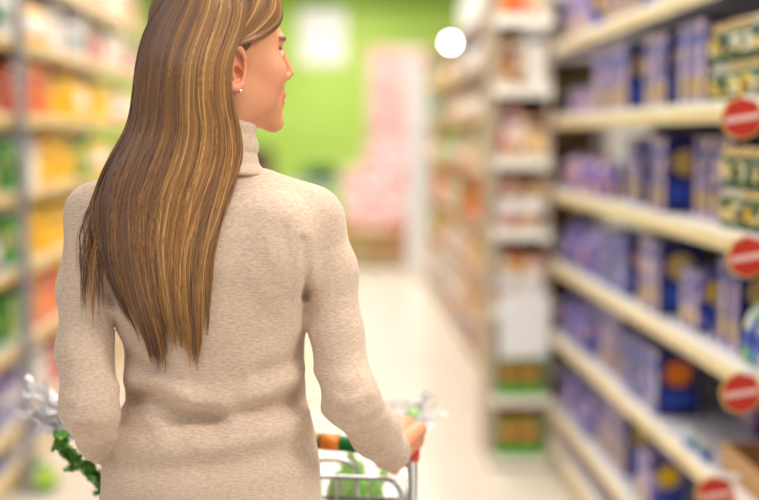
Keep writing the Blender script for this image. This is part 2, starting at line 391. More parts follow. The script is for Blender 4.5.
for z, cl in RIGHT.items():
    for ci, (ya, yb, key, ins, lay) in enumerate(cl):
        wd, h = DIM[key]; y = ya; wn = WORD[key][0]
        while y-wd > yb-.03:
            for l in range(lay):
                up = ' upper' if l else ''
                place(key, key, (XR+.015+ins+rnd.uniform(0,.006), y-wd/2, z+l*h), 1, f"{nth((key,z,l))}{up} {wn} from the far end of the near-right {ORDS[z]}", WORD[key][1],
                      f"{wn}s on the near-right {ORDS[z]}", rz=rnd.uniform(-.03,.03))
            y -= wd+.004
# low cartons standing in front on chest-height shelf
# coffee jars near the right edge, stacked three high
for z, y0, y1, lay in ((SH[5], 3.36, 2.68, 2), (SH[4], 3.24, 2.66, 2)):
    for l in range(lay):
        y = y0; ln = ['bottom', 'middle' if lay == 3 else 'top', 'top'][l]
        while y > y1:
            for dpt in (0, .085):
                place('coffee_jar' if (l+int(y*100)+int(dpt*20)) % 3 else 'coffee_jar_s', 'coffee_jar', (XR+.02+dpt, y, z+l*.1005), 1, f"{nth(('jar',z,l,dpt))} green metal-lidded jar from the left, {ln} layer, {'front' if dpt == 0 else 'back'} row, {ORDS[z]}", 'jar', f"gold-lidded jars on the {ORDS[z]}, {ln} layer")
            y -= .085
y = 3.02
while y > 2.6:
    place('blue_foil_bag', 'foil_bag', (XR+.02, y, SH[3]), 1, nth('foil')+' pale blue and white foil bag from the left on the hip-height shelf', 'bag', 'blue and white foil bags at the right edge'); y -= .105
# wooden tray, white box and row of blue beads at the lower right
tr = empty('wooden_tray', (XR+.03, 3.02, SH[2]), label='tan wooden tray on the knee-height shelf at the lower right edge', cat='tray')
MB().box(0, .36, -.2, .2, 0, .012, ch=.002).build('base', M['wood'], tr)
for a in ((0,.012,-.2,.2),(.348,.36,-.2,.2),(.012,.348,-.2,-.188),(.012,.348,.188,.2)): MB().box(*a, .0125, .07, ch=.002).build('side', M['wood'], tr)
MB().box(0, .2, -.1, .1, 0, .08, ch=.004).build('white_box', M['white'], loc=(XR+.03, 3.0, SH[1]), label='plain white box at the bottom right corner on the second lowest shelf', cat='box')
for k in range(4):
    place('blue_foil_bag', 'sachet', (XR+.0, 3.46-.055*k, SH[2]), 1, nth('sach')+' tiny blue and white sachet from the left, front edge of the knee-height shelf', 'sachet', 'blue and white sachets on the knee-height shelf edge', sc=.36)
# round signs
def sign(px, py, Y, label):
    c = P(px, py, Y); r = empty('promotional_sign', c, label=label, cat='sign', group=None)
    def disc(rad, y0, y1, mi, n=40):
        b = MB(); 
        pts = [(rad*math.cos(2*math.pi*i/n)*(1+.03*math.cos(16*math.pi*i/n)), rad*math.sin(2*math.pi*i/n)*(1+.03*math.cos(16*math.pi*i/n))) for i in range(n)]
        vs = [(x, y0, z) for x, z in pts]+[(x, y1, z) for x, z in pts]
        fs = [tuple(range(n)), tuple(range(2*n-1, n-1, -1))]+[(i, i+n, (i+1) % n+n, (i+1) % n) for i in range(n)]
        return b.add(vs, fs, mi)
    disc(.047, -.002, .002, 0).build('rim', M['p_gold'], r)
    disc(.042, -.0035, .0035, 0).build('disc', M['sred'], r)
    b = MB(); t = .16; c_, s_ = math.cos(t), math.sin(t)
    for (a0, a1, h0, h1) in [(-.038,.038,-.006,.006)]:
        q = [(a0,h0),(a1,h0),(a1,h1),(a0,h1)]
        b.add([(x*c_-z*s_, -.0045, x*s_+z*c_) for x, z in q]+[(x*c_-z*s_, -.0034, x*s_+z*c_) for x, z in q], [(0,1,2,3),(4,7,6,5),(0,4,5,1),(1,5,6,2),(2,6,7,3),(3,7,4,0)])
    b.build('white_band', M['band'], r)
    MB().box(.0, .06, -.003, .003, .040, .050).build('clip', M['white'], r)
sign(742, 118, 2.80, 'round red sign with white slanted band, topmost of four at the right edge')
sign(748, 257, 2.77, 'round red sign with white slanted band, second from the top at the right edge')
sign(741, 393, 2.80, 'round red sign with white slanted band, third down beside the wooden tray')
sign(715, 495, 2.98, 'round red sign cut by the bottom edge of the photo, lowest of four')

# generic goods
for k_, (w_, d_, h_, f_, s_) in dict(
    red_box=(.14,.09,.2,'red_print','p_red'), orange_box=(.15,.09,.22,'orange_print','p_orange'), yellow_box=(.14,.09,.2,'yellow_print','p_yellow'),
    warm_box=(.13,.09,.19,'warm_print','p_tan'), pink_box=(.13,.09,.17,'pink_print','p_pink'), tan_box=(.14,.09,.15,'tan_print','p_brown'),
    cool_box=(.13,.09,.18,'cool_print','p_teal'), white_carton=(.12,.09,.2,'white_print','p_white'), green_box=(.13,.09,.18,'green_print','p_green')).items():
    carton_mesh(k_, w_, d_, h_, f_, s_)
    DIM[k_] = (w_+.004, h_)
for k_, (w_, d_, h_, f_) in dict(warm_bag=(.15,.1,.2,'warm_print'), tan_bag=(.15,.1,.18,'tan_print'), yellow_bag=(.15,.1,.2,'yellow_print'), pink_bag=(.14,.1,.18,'pink_print'),
     purple_bag=(.14,.1,.17,'violet_print'), green_bag=(.14,.1,.17,'green_print')).items():
    pouch_mesh(k_, w_, d_, h_, f_); DIM[k_] = (w_+.006, h_)
for k_, (r_, h_, b_, c_, l_) in dict(yellow_bottle=(.045,.25,'p_yellow','p_red','yellow_print'), green_bottle=(.04,.24,'p_green','p_white','green_print'),
     orange_bottle=(.042,.23,'p_orange','p_yellow','orange_print'), white_bottle=(.042,.22,'p_white','p_blue','cool_print'), brown_bottle=(.038,.25,'p_brown','p_gold','tan_print')).items():
    bottle_mesh(k_, r_, h_, b_, c_, l_); DIM[k_] = (2*r_+.006, h_)
for k_, (r_, h_, l_) in dict(red_can=(.037,.11,'red_print'), cream_can=(.04,.12,'white_print'), blue_can=(.037,.11,'blue_print')).items():
    can_mesh(k_, r_, h_, l_); DIM[k_] = (2*r_+.004, h_)
CATW = {'box':'box','carton':'carton','bag':'bag','bottle':'bottle','can':'can'}
def fill(side, x, y0, y1, z, keys, run, rname, seed, stack=True, sc=1):
    """run of clusters; every cluster of the same thing is a group"""
    r_ = random.Random(seed); y = y0+.04; c = 0; sc_in = sc
    above = [q for q in SH+[2.15 if side > 0 else 2.17] if q > z+.01]; room = (above[0]-z-.035) if above else 9
    seq = list(keys)
    while y < y1-.1:
        key = seq[c % len(seq)]; sc = min(sc_in, room/DIM[key][1]); wd, h = DIM[key][0]*sc, DIM[key][1]*sc; n = max(1, r_.choice(run)); word = key.replace('_', ' ')
        lay = 2 if (stack and 2*h < min(room, .28)) else 1
        frac = ((y-y0)/(y1-y0)); pos = ['near end', 'nearer third', 'middle', 'farther third', 'far end'][min(4, int(frac*5))]
        ins = r_.choice([0, 0, .01, .03])
        for i in range(n):
            if y+wd > y1-.02: break
            for l in range(lay):
                xx = x+side*(.02+ins+r_.uniform(0,.008))
                place(key, key, (xx, y+wd/2, z+l*h), side, f"{nth((key,z,rname,l))} {'upper ' if l else ''}{word} from the near end, {ORDS[z]} of {rname}", CATW[key.split('_')[-1]],
                      f"{word}s on the {ORDS[z]} of {rname}", rz=r_.uniform(-.05,.05), sc=sc)
            y += wd+.003
        y += r_.choice([0, .01, .03]); c += 1
LB = 'the second left rack'
fill(-1, XL, 5.3, 7.18, SH[6], ['white_bottle','cream_can','yellow_bag','white_carton','pink_box'], (2,3), LB, 1)
fill(-1, XL, 5.3, 7.18, SH[5], ['red_box','orange_box','yellow_box','yellow_bottle','yellow_bag','yellow_box'], (2,3), LB, 2)
fill(-1, XL, 5.3, 7.18, SH[4], ['green_bottle','white_carton','yellow_box','yellow_bottle','yellow_box'], (2,3), LB, 3)
fill(-1, XL, 5.3, 7.18, SH[3], ['green_bottle','yellow_bottle','yellow_box','yellow_box','orange_box'], (3,4), LB, 4)
fill(-1, XL, 5.3, 7.18, SH[2], ['green_box','orange_box','orange_bottle','yellow_bottle','warm_bag'], (3,3), LB, 5)
fill(-1, XL, 5.3, 7.18, SH[1], ['purple_bag','white_carton','red_box','orange_bottle','tan_bag'], (2,3), LB, 6)
fill(-1, XL, 5.3, 7.18, SH[0], ['cream_can','blue_can','tan_box'], (3,4), LB, 7, False)
LA = 'the nearest left rack'
fill(-1, XL, 4.3, 5.24, SH[6], ['white_carton','cool_box'], (3,3), LA, 11)
fill(-1, XL, 4.3, 5.24, SH[5], ['brown_bottle','tan_box','brown_bottle'], (4,3), LA, 12)
fill(-1, XL, 4.3, 5.24, SH[4], ['white_carton','green_bottle','green_box'], (3,3), LA, 13)
fill(-1, XL, 4.3, 5.24, SH[3], ['cool_box','purple_bag','blue_can'], (3,3), LA, 14)
fill(-1, XL, 4.3, 5.24, SH[2], ['green_box','green_bottle'], (3,4), LA, 15)
fill(-1, XL, 4.3, 5.24, SH[1], ['purple_bag','brown_bottle','blue_can'], (3,3), LA, 16)
fill(-1, XL, 4.3, 5.24, SH[0], ['blue_can','red_can'], (3,4), LA, 17, False)
LC = 'the third left rack'
for i, ks in enumerate([['tan_box','warm_box'],['tan_bag','pink_box','red_box'],['warm_bag','orange_box','white_carton'],['yellow_box','warm_bag','tan_bag'],['yellow_bag','green_box','purple_bag'],['yellow_box','purple_bag','yellow_bag','green_bag'],['pink_box','white_carton','cream_can']]):
    fill(-1, XL, 7.22, 9.18, SH[i], ks, (3,4), LC, 20+i)
fill(-1, XL, 5.3, 7.18, 2.17, ['white_carton','pink_box','cool_box','white_bottle'], (2,3), LB, 8, sc=1.3)
fill(-1, XL, 7.22, 9.18, 2.17, ['pink_box','white_carton','warm_box'], (3,3), LC, 30, sc=1.3)
fill(-1, XL, 4.3, 5.24, 2.17, ['white_carton','cool_box'], (3,3), LA, 18, sc=1.3)
FK = ['warm_box','pink_bag','tan_bag','cool_box','yellow_bag','pink_box','tan_box','warm_bag','white_carton','orange_box','red_can','tan_bag','green_box','warm_box','purple_bag','cream_can','pink_bag','yellow_box']
for bi, (a, b, nm) in enumerate([(6.37,8.28,'the first far-right rack'), (8.33,10.28,'the middle far-right rack'), (10.33,12.38,'the farthest right rack')]):
    for i, z in enumerate(SH):
        rr = random.Random(100+bi*10+i); ks = FK[:]; rr.shuffle(ks)
        fill(1, XF, a, b, z, ks, (2,3), nm, 60+bi*10+i, sc=1.36)
# spotlight and white overstock on top of the far racks
for (px, py, Y, sz, lb) in ((450, 43, 9.2, .03, 'round glowing spotlight on top of the far right shelving, farther of two'), (492, 22, 7.6, .03, 'round glowing spotlight above the first far right bay, nearer of two')):
    c = P(px, py, Y); r = empty('spotlight', (c.x, c.y, 0), label=lb, cat='spotlight')
    MB().tube([(0,.06,2.15), (0,.06,c.z-.02)], .012).build('stand', M['post'], r)
    MB().box(-.06, .06, .0, .12, 2.151, 2.165).build('foot', M['post'], r)
    b = MB(); n = 20
    b.add([(sz*math.cos(2*math.pi*i/n), -.04, c.z+sz*math.sin(2*math.pi*i/n)) for i in range(n)]+[(sz*.6*math.cos(2*math.pi*i/n), .07, c.z+sz*.6*math.sin(2*math.pi*i/n)) for i in range(n)],
          [(i, i+n, (i+1) % n+n, (i+1) % n) for i in range(n)]+[tuple(range(2*n-1, n-1, -1))]); b.build('housing', M['white'], r)
    MB().add([(sz*.95*math.cos(2*math.pi*i/n), -.036, c.z+sz*.95*math.sin(2*math.pi*i/n)) for i in range(n)], [tuple(range(n))]).build('lens', M['spot_face'], r)
proto_mesh('stock_box', MB().box(0, .34, -.2, .2, 0, .26, ch=.004).box(.15, .19, -.201, .201, .05, .2605, 1), [M['white'], M['cream']])
for i in range(6):
    for l in range(2 if i % 2 == 0 else 1):
        place('stock_box', 'stock_box', (XF+.03, 6.75+.44*i+(.25 if i > 3 else 0), 2.151+l*.261), 1, nth(('stock',l))+(' upper' if l else ' lower')+' white stock box from the near end atop the far right shelving', 'box', 'white stock boxes on the far racks'+(', upper' if l else ''))
# ------------------------------------------------------------------ end display facing the camera
r = empty('end_display', (.685, 5.62, 0), label='narrow end display of horizontal shelves facing the shopper, between near and far right shelving', cat='display rack')
M['endg'] = mat('end_frame_grey', srgb(176,160,142), .5)
DW = .255; ES = [.06, .33, .72, 1.06, 1.37, 1.68, 1.98]
MB().box(0, DW, .44, .46, 0, 2.2).build('back_panel', M['p_tan'], r)
for x in (0, DW-.02): MB().box(x, x+.02, .0, .44, 0, 2.2, ch=.003).build('side_frame', M['endg'], r)
for z in ES:
    s_ = MB().box(.021, DW-.021, .0, .44, z-.02, z).build('shelf_board', M['shelf'], r)
    MB().box(0, DW, -.014, -.001, z-.045, z+.006).build('price_rail', [M['railw']], s_)
MB().box(.03, DW-.01, -.03, -.026, .50, .79).build('notice_sheet', M['white'], loc=(.685, 5.62, 0), label='blank white notice sheet clipped to the front of the end display', cat='notice') 
def put_front(key, x, z, y, lb, cat, g):
    o = bpy.data.objects.new(key, PROTO[key]); link(o); o.location = (x, y, z); o.rotation_euler = (0,0,math.pi/2); tag(o, lb, cat, g)
for z, keys, nm in ((1.06, ['pink_bag','tan_bag'], 'third'), (1.37, ['pink_box','tan_box'], 'chest-high'), (1.68, ['tan_box','white_carton'], 'eye-high'), (1.98, ['orange_box','warm_box'], 'top'), (.72, ['warm_bag','pink_bag'], 'fourth')):
    for k, key in enumerate(keys):
        sc = .8; o = bpy.data.objects.new(key, PROTO[key]); link(o); o.location = (.685+.075+.108*k, 5.65, z); o.rotation_euler = (0,0,math.pi/2); o.scale = (1,.76,1.25 if z != 1.68 else 1.3)
        tag(o, f"{key.replace('_',' ')} on the {nm} shelf of the end display, {'left' if k == 0 else 'right'} of the pair", CATW[key.split('_')[-1]])
M['loafm'] = mat('orange_tan_bread', srgb(220,150,80), .6)
for z, nm in ((.061, 'lower'), (.331, 'upper')):
    c = empty('produce_crate', (.71, 5.60, z), label=f'green plastic crate of loaves at the foot of the end display, {nm} of two', cat='crate')
    b = MB(); b.box(0, .205, 0, .36, 0, .008)
    b.build('base', M['p_green'], c)
    MB().box(0, .205, 0, .006, .0085, .055, ch=.001).box(0, .205, 0, .006, .135, .15).build('side', M['p_green'], c)
    for (a0,a1,b0,b1) in ((0,.205,.354,.36),(0,.006,.0065,.3535),(.199,.205,.0065,.3535)):
        MB().box(a0,a1,b0,b1,.0085,.15, ch=.001).build('side', M['p_green'], c)
    for i in range(2):
        for j in range(3):
            lf = MB().lathe([(.001,-.08),(.03,-.07),(.042,-.03),(.044,.03),(.03,.07),(.001,.08)], 14).build('loaf', M['loafm'])
            lf.rotation_euler = (0, math.pi/2, 0) if False else (math.pi/2, 0, 0); lf.scale = (1,1.9,.62); lf.location = (.71+.055+.094*i, 5.665+.11*j, z+.098)
            tag(lf, f"{['left','right'][i]} loaf, {['front','middle','back'][j]} row, in the {nm} green crate", 'loaf', f'loaves in the {nm} green crate')
# ------------------------------------------------------------------ far end of the aisle
r = empty('poster', (0, 17.19, 0), label='blank white poster with pale border high on the lime wall', cat='poster')
a, b_ = P(298, 66, 17.19), P(347, 4, 17.19)
MB().box(a.x, b_.x, -.012, 0, a.z, b_.z).build('frame', M['cream'], r); MB().box(a.x+.03, b_.x-.03, -.018, -.0125, a.z+.03, b_.z-.03).build('sheet', M['white'], r)
M['pinkp'] = noisy(mat('pink_panel', srgb(240,190,190), .5), srgb(240,214,206), srgb(226,160,158), 3)
r = empty('display_stand', (.75, 15.4, 0), label='tall pale pink display panel at the end of the aisle', cat='display panel')
MB().box(-.36, .36, 0, .05, .1, 2.5, ch=.01).build('board', M['pinkp'], r); 
for x in (-.3, .25): MB().box(x, x+.05, -.15, .2, 0, .1, ch=.005).build('foot', M['post'], r)
MB().box(-.3, .3, -.006, -.0005, 1.0, 1.25).build('red_stripe', M['p_pink'], r)
r = empty('display_column', (.83, 13.1, 0), label='slim cream column standing at the end of the right shelving', cat='column')
MB().box(-.09, .09, -.09, .09, .08, 2.12, ch=.01).build('shaft', M['white'], r); MB().box(-.12, .12, -.12, .12, 0, .08, ch=.01).build('base', M['rack'], r)
MB().box(-.11, .11, -.11, .11, 2.12, 2.17, ch=.01).build('cap', M['white'], r)
r = empty('wooden_pallet', (.42, 14.6, 0), label='brown wooden pallet stack under the pink and white cartons at the end of the aisle', cat='pallet')
for k in range(3):
    for x in (-.34, 0, .28): MB().box(x, x+.07, -.3, .3, k*.15, k*.15+.09).build('block', M['p_brown'], r)
    for j in range(4): MB().box(-.36, .36, -.3+j*.16, -.3+j*.16+.12, k*.15+.09, k*.15+.15).build('board', M['wood'], r)
proto_mesh('display_box', MB().box(-.11, .11, -.13, .13, 0, .22, ch=.004).box(-.08, .08, -.1325, -.13, .04, .12, 1), [M['pinkp'], M['p_pink']])
proto_mesh('display_box2', MB().box(-.11, .11, -.13, .13, 0, .22, ch=.004).box(-.08, .08, -.1325, -.13, .06, .17, 1), [M['white'], M['p_pink']])
for i in range(3):
    for l in range(4 if i else 3):
        k = 'display_box2' if (i+l) % 2 else 'display_box'; o = bpy.data.objects.new('display_carton', PROTO[k]); link(o); o.location = (.2+.226*i, 14.55, .451+.221*l)
        tag(o, f"{'white' if k[-1]=='2' else 'pale pink'} carton on the wooden pallet, {['left','middle','right'][i]} column, {['bottom','second','third','top'][l]} layer", 'carton')
r = empty('side_table', (-.1, 15.8, 0), label='grey-topped table under a green crate before the lime wall', cat='table')
MB().box(-.5, .35, -.25, .25, .85, .89, ch=.005).build('tabletop', M['shelf'], r)
for x in (-.46, .31):
    for y in (-.21, .21): MB().box(x-.02, x+.02, y-.02, y+.02, 0, .85).build('leg', M['post'], r)
r = empty('green_crate', (-.18, 15.8, .891), label='dark green crate on the grey-topped table before the lime wall', cat='crate')
MB().box(-.2, .2, -.15, .15, 0, .01).build('base', M['p_dgreen'], r)
for q in ((-.2,.2,-.15,-.14),(-.2,.2,.14,.15),(-.2,-.19,-.139,.139),(.19,.2,-.139,.139)): MB().box(*q, .0105, .2).build('side', M['p_dgreen'], r)
r = empty('storage_cabinet', (-.98, 15.9, 0), label='dark brown cabinet against the lime wall just beside the shopper\'s collar', cat='cabinet')
MB().box(-.22, .22, -.2, .2, .06, 1.32, ch=.006).build('body', mat('dark_brown_wood', srgb(74,48,38), .5), r)
for s_ in (-1, 1):
    d = MB().box(min(.004*s_, .21*s_), max(.004*s_, .21*s_), -.218, -.2005, .08, 1.3, ch=.003).build('door', mat('brown_door', srgb(86,56,44), .5), r)
    MB().box(.025*s_-.006, .025*s_+.006, -.235, -.2185, .7, .84).build('handle', M['post'], d)
MB().box(-.2, .2, -.18, .18, 0, .06).build('plinth', M['black'], r)
# green and yellow round tag near the floor at the left
c = P(40, 478, 5.35)
r = empty('snack_packet', (c.x, 5.35, 0), label='bright green and yellow packet standing on the floor by the left shelving foot', cat='packet')
MB().lathe([(.002,0),(.05,.01),(.07,.06),(.066,.11),(.02,.16),(.03,.18)], 18, (0,0,0), mis=[0,0,1,1,0], smooth=True).build('packet', [M['p_green'], M['p_lime']], r).scale = (1.15, 1.15, .62)

# ------------------------------------------------------------------ person
def V(p): return np.array(p)
TOR = [  # px y, centre px, half width px, half depth m, centre Y
 (520,211,114,.118,1.955),(500,211,111,.116,1.955),(460,211,107,.110,1.955),(425,212,101,.102,1.957),(400,216,90,.096,1.96),(370,215,89,.096,1.96),(340,214,92,.102,1.96),
 (300,211,101,.110,1.957),(260,210,107,.114,1.955),(230,211,106,.108,1.955),(205,212,92,.092,1.953),(188,214,66,.072,1.950),(172,220,40,.050,1.945)]
TZ = []; TX = []; TA = []; TB = []; TY = []
for y, cx, hw, hb, cy in TOR:
    c = P(cx, y, 1.95); e = P(cx+hw, y, 1.95); TZ.append(c.z); TX.append(c.x); TA.append(e.x-c.x); TB.append(hb); TY.append(cy)
def extz(z, arr):
    return np.interp(z, TZ, arr)
def torso(X, Y, Z, off=0):
    cx, a, b, cy = extz(Z, TX), extz(Z, TA)-off, extz(Z, TB)-off, extz(Z, TY)
    lo = np.clip((TZ[0]-Z)/.2, 0, 1); a = a+lo*.012; b = b+lo*.01
    x = np.abs((X-cx)/a); y = np.abs((Y-cy)/b); q = (x**2.35+y**2.35)**(1/2.35)
    d = (q-1)*np.minimum(a, b)*.85
    # blade / spine relief
    return d
ARM_R = [(P(312,226,1.945), .046), (P(329,272,1.94), .040), (P(336,335,1.925), .038), (P(350,398,1.895), .0405), (P(375,432,1.99), .0375), (P(390,450,2.065), .031)]
ARM_L = [(P(98,222,1.945), .047), (P(86,290,1.935), .0395), (P(85,350,1.905), .0385), (P(89,408,1.867), .0395), (P(103,436,1.95), .036), (P(113,426,2.08), .0275)]
def chain(X, Y, Z, ch, off=0, k=.02):
    d = None
    for (a, ra), (b, rb) in zip(ch[:-1], ch[1:]):
        e = cone(X, Y, Z, a, b, ra-off, rb-off); d = e if d is None else smin(d, e, k)
    return d
NB = P(221, 176, 1.945); NT = P(220, 116, 1.955)
def sl(ch): return [(V(p), r) for p, r in ch]
def torso_arms(X, Y, Z, off=0):
    d = torso(X, Y, Z, off)
    kk = np.interp(Z, [1.13, 1.24, 1.32], [.004, .008, .03])
    for ch in (ARM_R, ARM_L): d = smin(d, chain(X, Y, Z, ch, off), kk)
    nb = NB-Vector((0,0,.03))
    d = smin(d, cone(X, Y, Z, nb+Vector((.02,0,.01)), P(312,212,1.945), .042-off, .036-off), .04)
    d = smin(d, cone(X, Y, Z, nb+Vector((-.02,0,.01)), P(100,208,1.945), .042-off, .036-off), .04)
    d = smin(d, ell(X, Y, Z, P(275,250,1.875)+Vector((0,.02,0)), (.055-off*.5, .045-off, .075)), .03)   # shoulder blades
    d = smin(d, ell(X, Y, Z, P(150,250,1.875)+Vector((0,.02,0)), (.055-off*.5, .045-off, .075)), .03)
    return d
# creases on the knit: (points px, depth m, width m, min Y side)
CRS = [([(303,240),(306,268),(305,298)],.0045,.005),([(284,232),(292,270),(304,298)],.0035,.010),([(268,262),(286,296),(302,312)],.0025,.010),
       ([(82,262),(96,286),(112,306)],.004,.006),([(98,240),(106,270),(114,296)],.003,.009),
       ([(134,398),(152,396),(182,412),(214,422)],.011,.012),([(180,424),(230,420),(276,410),(310,396)],.009,.013),([(130,388),(150,384),(190,398)],-.006,.011),
       ([(104,462),(150,468),(220,462),(310,446)],.003,.013),([(108,444),(170,448),(240,444),(300,432)],-.003,.013),([(200,432),(260,428),(310,416)],-.004,.010),
       ([(120,356),(140,366),(160,368)],.004,.010),([(306,350),(286,366),(262,372)],.004,.010),([(310,378),(280,390),(250,396)],-.003,.010),
       ([(334,386),(348,391),(360,386)],.002,.006),([(338,404),(352,410),(366,400)],.002,.006),([(350,440),(366,424),(384,416)],.003,.006),       ([(70,402),(84,406),(98,400)],.002,.006),([(70,420),(86,426),(98,420)],.002,.006),([(74,384),(88,386),(98,382)],.0015,.007),
       ([(90,438),(100,446),(108,452)],.002,.006)]
CR3 = []
for pts, dep, wid in CRS: CR3.append(([(P(x, y, 1.88).x, P(x, y, 1.88).z) for x, y in pts], dep, wid))
def crease(X, Y, Z):
    s = np.zeros_like(X)
    for pts, dep, wid in CR3:
        D = None
        for a, b in zip(pts[:-1], pts[1:]):
            ba = (b[0]-a[0], b[1]-a[1]); h = np.clip(((X-a[0])*ba[0]+(Z-a[1])*ba[1])/(ba[0]**2+ba[1]**2), 0, 1)
            e = (X-a[0]-h*ba[0])**2+(Z-a[1]-h*ba[1])**2; D = e if D is None else np.minimum(D, e)
        s += dep*np.exp(-D/(2*wid*wid))-dep*.3*np.exp(-(np.sqrt(D)-2.4*wid)**2/(2*wid*wid))
    return s*np.clip((1.96-Y)/.05, 0, 1)
def sweater(X, Y, Z):
    d = torso_arms(X, Y, Z)+crease(X, Y, Z)
    d = d+.0012*np.sin(X*38+Z*21+Y*15)*np.sin(Z*33-X*17)
    hem = .80; d = smax(d, hem-Z, .006)
    d = smax(d, Z-(NB.z+.012)+.3*np.maximum(0, np.hypot(X-NB.x, Y-NB.y)-.5), .01)
    # open cuffs: cut past the wrists
    for ch in (ARM_R, ARM_L):
        w_, e_ = V(ch[-1][0]), V(ch[-2][0]); u = (w_-e_)/np.linalg.norm(w_-e_)
        near = np.sqrt((X-w_[0])**2+(Y-w_[1])**2+(Z-w_[2])**2) < .07
        cut = (X-w_[0])*u[0]+(Y-w_[1])*u[1]+(Z-w_[2])*u[2]-.002
        d = np.where(near, smax(d, cut, .003), d)
    return d
person = empty('person', (TX[0], 1.95, 0), label='woman with long highlighted hair in a beige turtleneck, seen from behind, looking right', cat='person')
PO = Vector(person.location)
def pchild(o, parent=None):
    """mesh data is in world space: keep it there"""
    link(o, parent or person); o.matrix_parent_inverse = Matrix.Translation(-PO) if (parent or person) is person else Matrix.Identity(4); return o
M['knit'] = m = mat('beige_knit', srgb(200,176,156), .9, spec=.15)
BS(m).inputs['Sheen Weight'].default_value = .25; BS(m).inputs['Sheen Roughness'].default_value = .5
tc = N(m, 'ShaderNodeTexCoord'); mp = N(m, 'ShaderNodeMapping'); mp.inputs['Scale'].default_value = (.7, .8, 2.6); L(m, tc.outputs['Object'], mp.inputs[0])
n1 = N(m, 'ShaderNodeTexNoise', i_Scale=190., i_Detail=3.); L(m, mp.outputs[0], n1.inputs['Vector'])
rp = N(m, 'ShaderNodeValToRGB'); rp.color_ramp.elements[0].position = .3; rp.color_ramp.elements[1].position = .7
rp.color_ramp.elements[0].color = (*srgb(190,163,140), 1); rp.color_ramp.elements[1].color = (*srgb(214,191,168), 1)
L(m, n1.outputs['Fac'], rp.inputs[0]); L(m, rp.outputs[0], BS(m).inputs['Base Color'])
bp = N(m, 'ShaderNodeBump', i_Strength=.22, i_Distance=.0015); L(m, n1.outputs['Fac'], bp.inputs['Height']); L(m, bp.outputs[0], BS(m).inputs['Normal'])
vs, F = nets(sweater, (-.50, 1.76, .78), (.17, 2.16, 1.47), .0042)
me = npmesh('sweater', vs, F, [M['knit']]); sw = pchild(bpy.data.objects.new('sweater', me))
# collar: rolled turtleneck
def collar(X, Y, Z):
    a, b = V(NB+Vector((.0,0,.0))), V(NT)
    ba = b-a; t = ((X-a[0])*ba[0]+(Y-a[1])*ba[1]+(Z-a[2])*ba[2])/(ba@ba); tc_ = np.clip(t, 0, 1)
    rr = np.sqrt(((X-a[0]-tc_*ba[0]))**2+((Y-a[1]-tc_*ba[1])*.95)**2)
    R = np.interp(tc_, [0, .12, .24, .34, .42, .6, 1.], [.070, .062, .056, .053, .058, .054, .0515])
    R = R+.0012*np.sin(tc_*26)
    d = np.abs(rr-R+.004)-.0042
    d = smax(d, (t-1.0)*.09+.15*(X-b[0]), .004); return smax(d, -(t+.05)*.09, .004)
vs, F = nets(collar, (NT.x-.12, 1.84, NB.z-.02), (NT.x+.12, 2.05, NT.z+.04), .0025)
o = pchild(bpy.data.objects.new('collar', npmesh('collar', vs, F, [M['knit']])), sw)
# cuffs
for ch in (ARM_R, ARM_L):
    w_, e_ = V(ch[-1][0]), V(ch[-2][0]); u = (w_-e_)/np.linalg.norm(w_-e_)
    def cuff(X, Y, Z):
        t = (X-w_[0])*u[0]+(Y-w_[1])*u[1]+(Z-w_[2])*u[2]
        rx, ry, rz_ = X-w_[0]-t*u[0], Y-w_[1]-t*u[1], Z-w_[2]-t*u[2]; rr = np.sqrt(rx*rx+ry*ry+rz_*rz_)
        ang = np.arctan2(rz_, rx*u[1]-ry*u[0]+1e-9)
        d = np.abs(rr-(.0290-.05*t+.0006*np.sin(ang*30)))-.0035; d = smax(d, t-.018, .003); return smax(d, -.03-t, .003)
    vs, F = nets(cuff, tuple(w_-.055), tuple(w_+.055), .0016)
    pchild(bpy.data.objects.new('cuff', npmesh('cuff', vs, F, [M['knit']])), sw)

